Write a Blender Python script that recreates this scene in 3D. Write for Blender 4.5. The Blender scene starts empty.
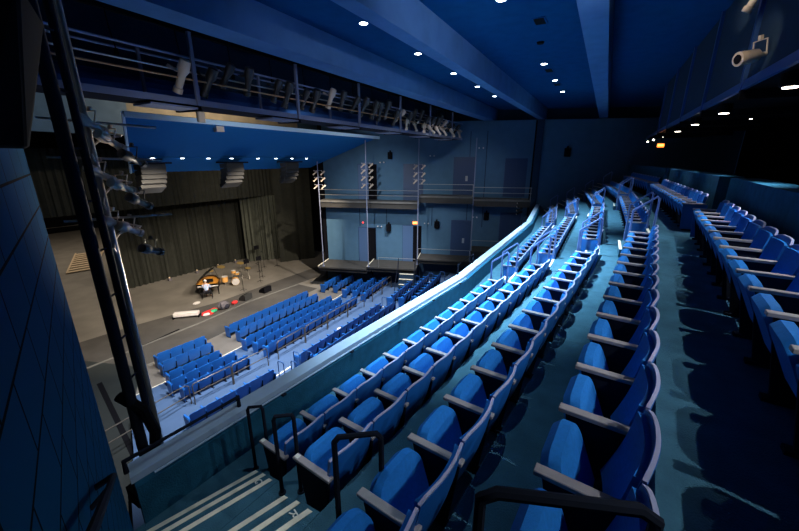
import bpy, bmesh, math, random
from mathutils import Vector, Matrix
random.seed(7)
C = bpy.context.scene.collection
CZ = 9.65                    # height of the lens above the flat floor in front of the stage
PI = math.pi

# ------------------------------------------------------------------ camera
cam = bpy.data.objects.new('camera', bpy.data.cameras.new('camera')); C.objects.link(cam)
cam.data.sensor_width = 36; cam.data.lens = 355.0*36/799
cam.data.clip_start = 0.05; cam.data.clip_end = 200
yaw, pit = math.radians(29.3), math.radians(16.68)
fwd = Vector((math.cos(pit)*math.cos(yaw), math.cos(pit)*math.sin(yaw), -math.sin(pit)))
cam.rotation_euler = fwd.to_track_quat('-Z', 'Y').to_euler()
cam.location = (0, 0, CZ)
bpy.context.scene.camera = cam

# ------------------------------------------------------------------ world, exposure
w = bpy.data.worlds.new('world'); bpy.context.scene.world = w; w.use_nodes = True
w.node_tree.nodes['Background'].inputs[0].default_value = (0.01, 0.03, 0.08, 1)
w.node_tree.nodes['Background'].inputs[1].default_value = 0.12
vs = bpy.context.scene.view_settings
vs.view_transform = 'Standard'; vs.look = 'None'; vs.exposure = 0.0; vs.gamma = 1; vs.use_curve_mapping = False

# ------------------------------------------------------------------ lights (z given from the lens height)
def spot(name, loc, to, energy, col, size, blend=0.5, r=0.05):
    l = bpy.data.lights.new(name, 'SPOT'); l.energy = energy; l.color = col
    l.spot_size = math.radians(size); l.spot_blend = blend; l.shadow_soft_size = r
    o = bpy.data.objects.new(name, l); C.objects.link(o)
    o.location = (loc[0], loc[1], loc[2]+CZ)
    o.rotation_euler = (Vector(to)-Vector(loc)).to_track_quat('-Z', 'Y').to_euler()
    return o
def point(name, loc, energy, col, r=0.1):
    l = bpy.data.lights.new(name, 'POINT'); l.energy = energy; l.color = col; l.shadow_soft_size = r
    o = bpy.data.objects.new(name, l); C.objects.link(o); o.location = (loc[0], loc[1], loc[2]+CZ)
    return o
COOL = (0.58, 0.83, 1.0); WARM = (1.0, 0.86, 0.68); WHITE = (0.93, 0.96, 1.0); BLUE = (0.35, 0.75, 1.0)
# bright pool over the front rows of the balcony
spot('balcony_downlight', (2.75, 2.48, 3.2), (3.0, 2.0, -3.2), 220, COOL, 60, 0.8, 0.04)
spot('balcony_downlight', (5.8, 2.48, 3.2), (6.3, 2.1, -3.2), 4600, COOL, 64, 0.9, 0.04)
# stage and the house floor
for x in (8.0, 13.0, 18.0):
    spot('stage_flood', (x, 11.6, 1.0), (x+1.5, 25.0, -9.6), 8600, WARM, 50, 0.6, 0.08)
for x in (6.5, 10.0, 14.5, 19.5):
    spot('house_flood', (x, 9.98, 1.1), (x+.3, 13.4, -9.6), 5200, WHITE, 78, 0.8, 0.08)
spot('curtain_flood', (17, 20.5, -1.5), (22.5, 30, -6), 1100, WARM, 100, 0.9, 0.1)
spot('gallery_flood', (12.5, 11.6, 1.2), (22.5, 14.0, -4.6), 2600, WHITE, 60, 0.9, 0.08)
spot('gallery_flood', (15, 6.2, 2.9), (25.0, 9.0, -4.0), 900, WHITE, 60, 1.0, 0.08)
spot('cloud_flood', (13, 21, -6.5), (13, 17, 0.5), 260, WHITE, 110, 1.0, 0.2)
spot('reflector_edge_fill', (10, 9.98, .8), (12, 14, 1.2), 260, WHITE, 140, 1.0, 0.05)  # added fill with no fixture, brightens the reflector's front edge
spot('reflector_edge_fill', (18, 9.98, .8), (18, 14, 1.2), 200, WHITE, 140, 1.0, 0.05)
spot('header_fill', (14, 16.5, 2.6), (14, 21.5, 3.5), 1600, WARM, 150, 1.0, 0.1)  # unseen fill, put in to light the header walls
spot('header_fill', (6.5, 15.5, 2.0), (7.0, 21.5, 2.0), 260, COOL, 120, 1.0, 0.1)
spot('backstage_fill', (15, 44, 4.5), (14, 46, -9.6), 5000, WARM, 140, 1.0, 0.2)  # unseen fill added over the backstage floor
spot('tower_fill', (5.6, 6.6, -2.5), (1.9, 4.7, -0.3), 1000, WARM, 36, 0.9, 0.04)  # warm fill added for the tower lamps, no fixture
spot('aisle_fill', (1.3, 1.9, 2.9), (1.4, 2.0, -3.4), 190, (0.9, 0.95, 1.0), 24, 0.9, 0.04)  # fill added to bring up the near steps, no lamp hangs here
spot('left_floor_fill', (5.5, 11.6, 0.9), (8.0, 27.0, -9.6), 2500, WARM, 40, 0.8, 0.08)  # unseen fill added for the left part of the stage floor
# fill lamps without fixtures, added to brighten the ceiling beams
spot('beam_fill', (4.8, -1.5, 1.6), (9.0, 4.1, 2.9), 650, (0.75, 0.80, 1.0), 60, 1.0, 0.1)
spot('beam_fill', (4.5, -1.5, 1.5), (6.2, 0.5, 2.6), 200, (0.75, 0.80, 1.0), 50, 1.0, 0.1)
spot('beam_fill', (4.0, 4.8, 1.8), (9.0, 7.2, 2.7), 60, (0.75, 0.80, 1.0), 80, 1.0, 0.1)
spot('ceiling_fill', (9, 2.4, 0.2), (11, 2.4, 3.3), 50, BLUE, 165, 1.0, 0.3)  # upward fill lamps added below the ceiling, no fixtures
spot('ceiling_fill', (13, 5.8, 0.2), (14, 5.8, 3.3), 60, BLUE, 165, 1.0, 0.3)
spot('ceiling_fill', (20, 2.6, 0.2), (20, 2.6, 3.3), 40, BLUE, 165, 1.0, 0.3)
for x in (5, 10, 15, 20): point('gantry_fill', (x, 7.95, 0.4), 14, WHITE, 0.1)  # weak fill points added to bring up the gantry metal

# ------------------------------------------------------------------ materials
def mat(name, col, rough=0.7, spec=0.3, metal=0.0, noise=0.0, nscale=8.0, bump=0.0, bscale=60.0, emit=None, es=0.0):
    m = bpy.data.materials.new(name); m.use_nodes = True
    nt = m.node_tree; b = nt.nodes['Principled BSDF']
    b.inputs['Base Color'].default_value = (*col, 1)
    b.inputs['Roughness'].default_value = rough
    b.inputs['Specular IOR Level'].default_value = spec
    b.inputs['Metallic'].default_value = metal
    tc = nt.nodes.new('ShaderNodeTexCoord')
    n = nt.nodes.new('ShaderNodeTexNoise'); n.inputs['Scale'].default_value = nscale; n.inputs['Detail'].default_value = 4
    nt.links.new(tc.outputs['Object'], n.inputs['Vector'])
    r = nt.nodes.new('ShaderNodeMapRange'); r.inputs[1].default_value = 0.12; r.inputs[2].default_value = 0.7
    r.inputs[3].default_value = 1-noise; r.inputs[4].default_value = 1+noise
    nt.links.new(n.outputs['Fac'], r.inputs[0])
    mx = nt.nodes.new('ShaderNodeVectorMath'); mx.operation = 'SCALE'; mx.inputs[0].default_value = col
    nt.links.new(r.outputs[0], mx.inputs['Scale']); nt.links.new(mx.outputs[0], b.inputs['Base Color'])
    if bump > 0:
        n2 = nt.nodes.new('ShaderNodeTexNoise'); n2.inputs['Scale'].default_value = bscale
        nt.links.new(tc.outputs['Object'], n2.inputs['Vector'])
        bp = nt.nodes.new('ShaderNodeBump'); bp.inputs['Strength'].default_value = bump; bp.inputs['Distance'].default_value = 0.02
        nt.links.new(n2.outputs['Fac'], bp.inputs['Height']); nt.links.new(bp.outputs[0], b.inputs['Normal'])
    if emit:
        b.inputs['Emission Color'].default_value = (*emit, 1); b.inputs['Emission Strength'].default_value = es
    return m
def block_mat(name, col, joint, bw, bh, vertical_axis='xz'):
    m = mat(name, col, 0.95, 0.04, noise=0.1, nscale=2)
    nt = m.node_tree; b = nt.nodes['Principled BSDF']
    br = nt.nodes.new('ShaderNodeTexBrick'); br.offset = 0.5
    br.inputs['Scale'].default_value = 1; br.inputs['Brick Width'].default_value = bw; br.inputs['Row Height'].default_value = bh
    br.inputs['Mortar Size'].default_value = 0.007; br.inputs['Mortar Smooth'].default_value = 0.2
    br.inputs['Color1'].default_value = (*col, 1); br.inputs['Color2'].default_value = (col[0]*.9, col[1]*.9, col[2]*.9, 1)
    br.inputs['Mortar'].default_value = (*joint, 1)
    uv = nt.nodes.new('ShaderNodeUVMap'); nt.links.new(uv.outputs[0], br.inputs['Vector'])
    nt.links.new(br.outputs['Color'], b.inputs['Base Color'])
    bp = nt.nodes.new('ShaderNodeBump'); bp.inputs['Strength'].default_value = 0.6; bp.inputs['Distance'].default_value = 0.01; bp.invert = True
    nt.links.new(br.outputs['Fac'], bp.inputs['Height']); nt.links.new(bp.outputs[0], b.inputs['Normal'])
    return m
M = dict(
 ceiling=mat('ceiling_paint', (0.004, 0.060, 0.17), 0.95, 0.04, noise=0.12, nscale=3, bump=0.1),
 beam=mat('beam_paint', (0.07, 0.165, 0.33), 0.85, 0.08, noise=0.15, nscale=2),
 wall=mat('blue_wall_paint', (0.075, 0.155, 0.24), 0.85, 0.1, noise=0.08, nscale=2, bump=0.15, bscale=30),
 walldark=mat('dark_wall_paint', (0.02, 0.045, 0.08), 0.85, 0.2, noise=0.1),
 block=block_mat('blue_block', (0.004, 0.075, 0.17), (0.0003, 0.003, 0.008), 0.42, 0.22),
 carpet=mat('teal_carpet', (0.045, 0.125, 0.18), 0.95, 0.1, noise=0.25, nscale=5, bump=0.5, bscale=90),
 carpetblue=mat('blue_carpet', (0.07, 0.12, 0.225), 0.95, 0.1, noise=0.12, nscale=1.5, bump=0.3),
 pit=mat('pit_floor', (0.19, 0.165, 0.14), 0.7, 0.3, noise=0.12, nscale=1.2),
 stage=mat('stage_floor', (0.17, 0.155, 0.135), 0.65, 0.3, noise=0.22, nscale=0.9),
 sidefloor=mat('side_floor_shaded', (0.022, 0.026, 0.026), 0.7, 0.3, noise=0.15, nscale=1.2),  # shade over the side floor put into a darker colour
 apron=mat('apron_floor', (0.065, 0.06, 0.055), 0.7, 0.3, noise=0.25, nscale=1),
 parapet=mat('parapet_carpet', (0.014, 0.085, 0.15), 0.95, 0.1, noise=0.25, nscale=6, bump=0.4),
 cap=mat('parapet_cap_paint', (0.36, 0.46, 0.60), 0.5, 0.4, noise=0.05),
 shell=mat('seat_shell', (0.012, 0.125, 0.46), 0.38, 0.5, noise=0.04),
 fabric=mat('seat_fabric', (0.012, 0.19, 0.62), 0.8, 0.3, noise=0.12, nscale=40, bump=0.2, bscale=200),
 rim=mat('seat_rim_highlight', (0.42, 0.42, 0.62), 0.45, 0.5, noise=0.03),  # highlight along the backrest top put into a pale lavender colour
 arm=mat('arm_pad', (0.36, 0.32, 0.33), 0.45, 0.5, noise=0.12, nscale=20),
 darkmetal=mat('dark_metal', (0.010, 0.013, 0.024), 0.85, 0.12),
 black=mat('black_paint', (0.004, 0.004, 0.006), 0.8, 0.1),
 bluemetal=mat('blue_metal', (0.03, 0.10, 0.30), 0.4, 0.5, metal=0.2),
 greymetal=mat('grey_metal', (0.22, 0.25, 0.36), 0.45, 0.5, metal=0.3),
 steel=mat('steel', (0.45, 0.42, 0.38), 0.35, 0.5, metal=0.7),
 copper=mat('tan_pipe', (0.42, 0.24, 0.12), 0.5, 0.4, metal=0.3),
 strip=mat('cream_nosing', (0.80, 0.72, 0.56), 0.6, 0.3, noise=0.12, nscale=12),
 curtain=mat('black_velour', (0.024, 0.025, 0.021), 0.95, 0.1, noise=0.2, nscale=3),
 curtaingrey=mat('grey_lit_velour', (0.075, 0.08, 0.065), 0.95, 0.1, noise=0.2, nscale=3),  # light on the side curtain put into a paler velour
 cloud=mat('cloud_panel', (0.012, 0.12, 0.34), 0.9, 0.05, noise=0.05),
 cloudedge=mat('cloud_edge', (0.45, 0.66, 0.85), 0.5, 0.4),
 tanwall=mat('upstage_wall', (0.22, 0.18, 0.12), 0.9, 0.2, noise=0.25, nscale=1.5),
 greywall=mat('grey_wall', (0.10, 0.14, 0.18), 0.9, 0.2, noise=0.15, nscale=1.5),
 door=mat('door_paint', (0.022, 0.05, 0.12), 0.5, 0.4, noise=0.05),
 doorlight=mat('door_leaf_lit', (0.07, 0.13, 0.25), 0.5, 0.4),  # light on the open leaves put into a paler door colour
 deckdark=mat('deck_dark', (0.045, 0.042, 0.038), 0.85, 0.3, noise=0.2, nscale=3), railblue=mat('rail_blue', (0.12, 0.20, 0.48), 0.4, 0.5, metal=0.2),
 railbrown=mat('rail_brown', (0.10, 0.085, 0.07), 0.4, 0.5, metal=0.3),
 deck=mat('deck_grey', (0.13, 0.125, 0.115), 0.8, 0.3, noise=0.15, nscale=3),
 array=mat('array_grille', (0.028, 0.028, 0.028), 0.6, 0.4),
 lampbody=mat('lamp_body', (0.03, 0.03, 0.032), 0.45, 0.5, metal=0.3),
 lampbody_lit=mat('lamp_body_lit', (0.55, 0.45, 0.36), 0.6, 0.3),  # warm light on the lamp bodies put into a paler colour
 bulb=mat('lamp_lens', (1, 1, 1), 0.5, emit=(0.85, 0.95, 1.0), es=14),
 warmbulb=mat('warm_lens', (1, 1, 1), 0.5, emit=(1.0, 0.85, 0.7), es=10),
 exit=mat('exit_face', (1, 0.3, 0.1), 0.5, emit=(1.0, 0.22, 0.02), es=3.0),
 exitletters=mat('exit_letters', (1, 0.9, 0.5), 0.5, emit=(1.0, 0.75, 0.3), es=3.0),
 redlamp=mat('red_lamp', (1, 0.1, 0.1), 0.5, emit=(1.0, 0.05, 0.03), es=2.0),
 gloss=mat('piano_black', (0.008, 0.008, 0.01), 0.15, 0.6),
 gold=mat('piano_gold', (0.80, 0.34, 0.05), 0.35, 0.5, metal=0.3),
 drum=mat('drum_wrap', (0.72, 0.36, 0.10), 0.35, 0.5),
 brass=mat('cymbal', (0.80, 0.55, 0.20), 0.3, 0.5, metal=0.8),
 white=mat('white_cover', (0.62, 0.58, 0.56), 0.7, 0.3),
 skin=mat('skin', (0.55, 0.32, 0.22), 0.6, 0.3),
 shirt=mat('pale_blue_shirt', (0.42, 0.52, 0.75), 0.85, 0.2),
 hair=mat('white_hair', (0.75, 0.73, 0.70), 0.8, 0.2),
 trousers=mat('dark_trousers', (0.02, 0.02, 0.03), 0.85, 0.2),
 red=mat('red_cloth', (0.65, 0.03, 0.03), 0.8), green=mat('green_cloth', (0.03, 0.30, 0.14), 0.8),
 bag=mat('bag_grey', (0.10, 0.09, 0.10), 0.9, noise=0.3, nscale=12),
 wood=mat('pale_wood', (0.55, 0.42, 0.28), 0.6),
 label=mat('white_letter', (0.8, 0.78, 0.7), 0.6),
)

# ------------------------------------------------------------------ mesh helper
class MB:
    def __init__(s): s.bm = bmesh.new()
    def hull(s, faces_v):      # 8 corner points: bottom 4, top 4
        v = [s.bm.verts.new(p) for p in faces_v]
        for f in ((3,2,1,0),(4,5,6,7),(0,1,5,4),(1,2,6,5),(2,3,7,6),(3,0,4,7)):
            s.bm.faces.new([v[i] for i in f])
        return s
    def box(s, x0, x1, y0, y1, z0, z1, mtx=None):
        p = [Vector(q) for q in ((x0,y0,z0),(x1,y0,z0),(x1,y1,z0),(x0,y1,z0),(x0,y0,z1),(x1,y0,z1),(x1,y1,z1),(x0,y1,z1))]
        if mtx: p = [mtx @ q for q in p]
        return s.hull(p)
    def prism(s, poly, z0, z1):
        n = len(poly)
        a = sum(poly[i][0]*poly[(i+1)%n][1]-poly[(i+1)%n][0]*poly[i][1] for i in range(n))
        if a < 0: poly = poly[::-1]
        f = (lambda z, p: z(p) if callable(z) else z)
        b = [s.bm.verts.new((p[0], p[1], f(z0, p))) for p in poly]; t = [s.bm.verts.new((p[0], p[1], f(z1, p))) for p in poly]
        s.bm.faces.new(b[::-1]); s.bm.faces.new(t)
        for i in range(n): s.bm.faces.new((b[i], b[(i+1)%n], t[(i+1)%n], t[i]))
        return s
    def tube(s, pts, r, n=8, r1=None):
        pts = [Vector(p) for p in pts]; rings = []
        ref = None
        for i, p in enumerate(pts):
            d = ((pts[i+1]-p).normalized() if i < len(pts)-1 else Vector((0,0,0))) + ((p-pts[i-1]).normalized() if i else Vector((0,0,0)))
            d.normalize()
            if ref is None: ref = Vector((0,0,1)) if abs(d.z) < 0.9 else Vector((1,0,0))
            a = d.cross(ref)
            if a.length < 1e-3: a = d.cross(Vector((1,0.1,0)))
            a.normalize(); b = a.cross(d).normalized(); ref = b
            rr = r if r1 is None else r+(r1-r)*i/(len(pts)-1)
            rings.append([s.bm.verts.new(p+(a*math.cos(2*PI*k/n)+b*math.sin(2*PI*k/n))*rr) for k in range(n)])
        for i in range(len(rings)-1):
            for k in range(n): s.bm.faces.new((rings[i][k], rings[i][(k+1)%n], rings[i+1][(k+1)%n], rings[i+1][k]))
        s.bm.faces.new(rings[0][::-1]); s.bm.faces.new(rings[-1])
        return s
    def lathe(s, prof, n=16, mtx=None):    # prof: list of (r, z)
        rings = []
        for r, z in prof:
            rings.append([s.bm.verts.new((mtx or Matrix()) @ Vector((r*math.cos(2*PI*k/n), r*math.sin(2*PI*k/n), z))) for k in range(n)])
        for i in range(len(rings)-1):
            for k in range(n): s.bm.faces.new((rings[i][k], rings[i][(k+1)%n], rings[i+1][(k+1)%n], rings[i+1][k]))
        s.bm.faces.new(rings[0][::-1]); s.bm.faces.new(rings[-1])
        return s
    def grid(s, f, nu, nv, thick, dirn):   # a curved plate: f(u,v) -> point, thickness along dirn
        A = [[s.bm.verts.new(f(i/nu, j/nv)) for j in range(nv+1)] for i in range(nu+1)]
        B = [[s.bm.verts.new(Vector(f(i/nu, j/nv))+Vector(dirn)*thick) for j in range(nv+1)] for i in range(nu+1)]
        for i in range(nu):
            for j in range(nv):
                s.bm.faces.new((A[i][j], A[i+1][j], A[i+1][j+1], A[i][j+1])); s.bm.faces.new((B[i][j], B[i][j+1], B[i+1][j+1], B[i+1][j]))
        for i in range(nu):
            s.bm.faces.new((A[i][0], B[i][0], B[i+1][0], A[i+1][0])); s.bm.faces.new((A[i][nv], A[i+1][nv], B[i+1][nv], B[i][nv]))
        for j in range(nv):
            s.bm.faces.new((A[0][j], A[0][j+1], B[0][j+1], B[0][j])); s.bm.faces.new((A[nu][j], B[nu][j], B[nu][j+1], A[nu][j+1]))
        return s
    def ball(s, c, r, n=10, sc=(1,1,1)):
        mtx = Matrix.Translation(c) @ Matrix.Diagonal((*sc, 1))
        bmesh.ops.create_uvsphere(s.bm, u_segments=n, v_segments=max(6, n//2+2), radius=r, matrix=mtx)
        return s
    def bevel(s, w, seg=2):
        bmesh.ops.bevel(s.bm, geom=s.bm.edges[:], offset=w, segments=seg, affect='EDGES', profile=0.5, clamp_overlap=True)
        return s

def tag(o, label=None, cat=None, group=None, kind=None):
    if label: o['label'] = label
    if cat: o['category'] = cat
    if group: o['group'] = group
    if kind: o['kind'] = kind
    return o
def build(name, mb, m, parent=None, local=False, loc=None, rotz=0, smooth=False):
    bm = mb.bm
    bmesh.ops.recalc_face_normals(bm, faces=bm.faces[:])
    if parent is not None:
        off = Vector((0,0,0)) if local else parent['_o']
        off = Vector(off)
    elif loc is None:
        xs = [v.co for v in bm.verts]
        off = Vector(((min(v.x for v in xs)+max(v.x for v in xs))/2, (min(v.y for v in xs)+max(v.y for v in xs))/2, min(v.z for v in xs)))
    else: off = Vector((0,0,0)) if local else Vector(loc)
    for v in bm.verts: v.co -= off
    me = bpy.data.meshes.new(name); bm.to_mesh(me); bm.free()
    me.materials.append(M[m] if isinstance(m, str) else m)
    if smooth:
        for p in me.polygons: p.use_smooth = True
        try: me.set_sharp_from_angle(angle=math.radians(40))
        except Exception: pass
    o = bpy.data.objects.new(name, me); C.objects.link(o)
    if parent is not None: o.parent = parent; o['_o'] = tuple(parent['_o']) if not local else (0,0,0)
    else: o.location = off if loc is None else Vector(loc); o.rotation_euler.z = rotz; o['_o'] = tuple(o.location)
    return o
def thing(name, label, cat, loc=(0,0,0), rotz=0, group=None):
    o = bpy.data.objects.new(name, None); C.objects.link(o); o.empty_display_size = 0.1
    o.location = loc; o.rotation_euler = (0,0,rotz); o['_o'] = tuple(loc)
    return tag(o, label, cat, group)
def struct(name, mb, m, parent=None):
    o = build(name, mb, m, parent)
    if parent is None: o['kind'] = 'structure'
    return o
def dup(root, loc=None, rot=None, label=None, group=None, only=None):
    r = root.copy(); C.objects.link(r)
    if loc is not None: r.location = loc
    if rot is not None: r.rotation_euler = rot
    if label: r['label'] = label
    if group: r['group'] = group
    for ch in list(root.children):
        c = ch.copy(); C.objects.link(c); c.parent = r
        for g in list(ch.children):
            d = g.copy(); C.objects.link(d); d.parent = c
    return r
def text_mesh(name, s, size, m, parent, loc, rot, depth=0.003):
    cu = bpy.data.curves.new(name, 'FONT'); cu.body = s; cu.size = size; cu.extrude = depth; cu.align_x = 'CENTER'; cu.align_y = 'CENTER'
    t = bpy.data.objects.new(name, cu); C.objects.link(t)
    bpy.context.view_layer.update()
    me = bpy.data.meshes.new_from_object(t.evaluated_get(bpy.context.evaluated_depsgraph_get()))
    bpy.data.objects.remove(t); bpy.data.curves.remove(cu)
    me.materials.clear(); me.materials.append(M[m])
    o = bpy.data.objects.new(name, me); C.objects.link(o); o.parent = parent
    o.location = Vector(loc)-Vector(parent['_o']); o.rotation_euler = rot
    return o
ORD = ['first','second','third','fourth','fifth','sixth','seventh','eighth','ninth','tenth','eleventh','twelfth','thirteenth','fourteenth','fifteenth','sixteenth','seventeenth']

# ------------------------------------------------------------------ plan geometry
XC = 14.0; KW = 27.1/26.2; SL = 0.098; XB = 8.9; S = math.radians(18.8)
def g(x):                                    # plan offset of every balcony row (three facets)
    x = min(x, 2*XC-x)
    return -SL*(min(x, XB)-5.0)
ROWY = {1: 2.23, 2: 1.29, 3: 0.28, 4: -0.66, 5: -1.66}
ROWZ = {1: -3.63, 2: -3.12, 3: -2.60, 4: -2.09, 5: -1.58}
def R(k, x): return ROWY[k]-0.09+g(x)        # riser line behind row k
def PI_(x): return 3.27+g(x)                 # inner face of the parapet
NWX = lambda y: 0.97+(y-3.5)*math.tan(S)     # near side wall face
FWX = lambda y: 27.1-(y-3.62)*math.tan(S)    # far side wall face
def FWp(s, t, z=0):                          # point on the far wall: s towards the stage, t inwards
    return Vector((26.2-s*math.sin(S)-t*math.cos(S), 3.5+s*math.cos(S)-t*math.sin(S), z))*KW

def strip_poly(fa, fb, x0=None, x1=None):    # plan polygon between two row lines, side wall to side wall
    xa0 = NWX(fa(1)) if x0 is None else x0; xb0 = NWX(fb(1)) if x0 is None else x0
    xa1 = FWX(fa(26)) if x1 is None else x1; xb1 = FWX(fb(26)) if x1 is None else x1
    mids = [x for x in (XB, 2*XC-XB) if max(xa0, xb0) < x < min(xa1, xb1)]
    A = [(xa0, fa(xa0))]+[(x, fa(x)) for x in mids]+[(xa1, fa(xa1))]
    B = [(xb0, fb(xb0))]+[(x, fb(x)) for x in mids]+[(xb1, fb(xb1))]
    return A+B[::-1]

# ------------------------------------------------------------------ the setting
# flat floor of the stage house and of the pit
struct('floor', MB().box(-2, 30, 17.9+0.05, 66, -10.0, -9.652), 'stage')
struct('floor', MB().box(-4, 30, 2.5, 17.95, -10.0, -9.65), 'pit')
# stage apron: dark band and the thin raised lip
struct('floor', MB().prism([(0,20.55),(11.5,20.55),(15,20.8),(20,20.4),(27,19.6),(27,22.2),(20,22.4),(14,22.5),(9,23.6),(0,24.6)], -9.652, -9.645), 'apron')
struct('trim_1', MB().prism([(0,20.35),(11.5,20.35),(15,20.6),(19.5,20.2),(19.5,20.3),(15,20.7),(11.5,20.45),(0,20.45)], -9.65, -9.60), 'deck')
struct('floor', MB().prism([(0,18.4),(7,18.35),(9.8,17.95),(12,18.1),(19.5,18.3),(19.5,20.2),(15,20.6),(11.5,20.35),(0,20.35)], -9.652, -9.643), 'apron')
# carpeted house floor: gentle steps
def HG(x): x = min(x, 2*XC-x); return -0.105*(min(x, 9.4)-9.4)
def hstrip(ya, yb, za, zb=None):
    xa, xb = .4*ya-.75, .4*yb-.75
    p = [(xa, ya+HG(xa)), (9.4, ya), (2*XC-9.4, ya), (24.5, ya+HG(2.7)), (24.5, yb+HG(2.7)), (2*XC-9.4, yb), (9.4, yb), (xb, yb+HG(xb))]
    return MB().prism(p, -10.0, za)
struct('floor', hstrip(15.6, 14.75, -9.58), 'carpetblue')
struct('floor', hstrip(14.75, 13.9, -9.52), 'carpetblue')
struct('floor', hstrip(13.9, 11.35, -9.43), 'carpetblue')
struct('floor', hstrip(11.35, 10.55, -9.13), 'carpetblue')
struct('floor', hstrip(10.55, 9.6, -8.88), 'carpetblue')
struct('floor', hstrip(9.6, 8.6, -8.63), 'carpetblue')
struct('floor', hstrip(8.6, 3.0, -8.38), 'carpetblue')
struct('trim_2', MB().prism([(5.5, 15.66+HG(5.5)), (9.4, 15.66), (2*XC-9.4, 15.66), (24.5, 15.66+HG(2.7)), (24.5, 15.6+HG(2.7)), (2*XC-9.4, 15.6), (9.4, 15.6), (5.5, 15.6+HG(5.5))], -9.65, -9.57), 'strip')

# balcony platforms
base = -4.5
for k in (1, 2, 3, 4, 5):
    fa = (lambda x: PI_(x)+0.02) if k == 1 else (lambda x, k=k: R(k-1, x))
    fb = (lambda x, k=k: R(k, x)) if k < 5 else (lambda x: -4.5)
    if k < 5: struct('floor', MB().prism(strip_poly(fa, fb), base, ROWZ[k]), 'carpet')
    else:
        p = [(-0.9, R(4, 1)+0.0)]+[(x, R(4, x)) for x in (0.0, XB, 2*XC-XB, 27.3)]+[(28.5, -7.0), (-2.8, -7.0)]
        struct('floor', MB().prism(p, base, ROWZ[5]), 'carpet')
# parapet
pp = [(x, PI_(x)) for x in (1.12, XB, 2*XC-XB, 27.1)]
po = [(x, PI_(x)+0.30) for x in (1.2, XB+0.03, 2*XC-XB-0.03, 27.0)]
par = struct('wall_balcony_front', MB().prism(pp+po[::-1], -4.7, -3.16), 'parapet')
pp2 = [(p[0], p[1]+0.09) for p in pp]; po2 = [(p[0], p[1]+0.02) for p in po]
struct('trim_3', MB().prism(pp2+po2[::-1], -3.16, -3.08), 'cap')
# near side wall (painted blocks) and its edge
def wallmesh(p0, p1, z0, z1, thick, side):
    p0 = Vector((*p0, 0)); p1 = Vector((*p1, 0)); d = (p1-p0).normalized(); n = Vector((-d.y, d.x, 0))*side*thick
    return MB().prism([tuple(p0[:2]), tuple(p1[:2]), tuple((p1+n)[:2]), tuple((p0+n)[:2])], z0, z1)
nw = struct('wall_near', wallmesh((NWX(-7), -7), (NWX(3.5), 3.5), -10.0, 3.3, 0.35, 1), 'block')
uv = nw.data.uv_layers.new(name='UVMap')
for lp in nw.data.loops:
    co = nw.data.vertices[lp.vertex_index].co
    uv.data[lp.index].uv = (co.x*math.sin(S)+co.y*math.cos(S), co.z)
# far side wall, plain from the rear to the corner and galleries towards the stage
a, b = FWp(-11, 0), FWp(15.7, 0)
struct('wall_far', wallmesh(a[:2], b[:2], -10.0, 2.53, 0.3, -1), 'wall')
struct('trim_5', MB().prism([tuple(FWp(s, t)[:2]) for s, t in ((0.85,0.0),(0.85,0.12),(0.4,0.12),(0.4,0.0))], -4.3, 2.53), 'walldark')
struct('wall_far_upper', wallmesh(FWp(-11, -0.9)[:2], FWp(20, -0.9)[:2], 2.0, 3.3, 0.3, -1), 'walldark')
struct('wall_rear', MB().box(-4, 30, -7.3, -7.0, -4.5, 3.3), 'black')
struct('wall_stage_right', MB().prism([tuple(FWp(15.7, 0)[:2]), tuple(FWp(15.7, -9)[:2]), tuple(FWp(16.0, -9)[:2]), tuple(FWp(16.0, 0)[:2])], -10, 2.45), 'black')
struct('wall_stage_far', MB().box(28.5, 28.8, 14, 66, -10, 6), 'black')
struct('wall_stage_back', MB().box(-2, 29, 64, 64.3, -10, 6), 'black')
struct('wall_stage_left', MB().box(-1.2, -0.9, 3, 66, -10, 6), 'greywall')
# ceiling and beams
struct('ceiling', MB().box(-4, 30, -7.3, 9.6, 3.3, 3.5), 'ceiling')
for nm, y0, y1, z0 in (('trim_6', 0.35, 0.83, 2.55), ('trim_7', 4.05, 4.42, 2.55), ('trim_8', 7.15, 7.85, 2.55)):
    struct(nm, MB().box(-3, 28.0, y0, y1, z0, 3.32), 'beam')
struct('ceiling_stage', MB().box(-4, 30, 9.6, 66, 5.6, 5.8), 'black')
struct('wall_grid_front', MB().box(-4, 27, 9.55, 9.7, 3.3, 5.7), 'black')
# low wall behind the last row, with openings at the stairs
for nm, x0, x1 in (('wall_low_near', 0.3, 9.6), ('wall_low_middle', 10.45, 17.7), ('wall_low_far', 18.9, 28.5)):
    top = [(x0, ROWY[5]-0.16+g(x0))]+[(x, ROWY[5]-0.16+g(x)) for x in (XB, 2*XC-XB) if x0 < x < x1]+[(x1, ROWY[5]-0.16+g(x1))]
    struct(nm, MB().prism(top+[(p[0], p[1]-0.42) for p in top[::-1]], ROWZ[5], -0.36), 'parapet')
# upstage walls seen above and beside the reflector
struct('wall_header', MB().box(10.2, 28.0, 21.5, 21.7, 1.2, 5.6), 'tanwall')
struct('wall_header_left', MB().box(-1, 10.2, 21.5, 21.7, 1.15, 5.6), 'greywall')

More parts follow.
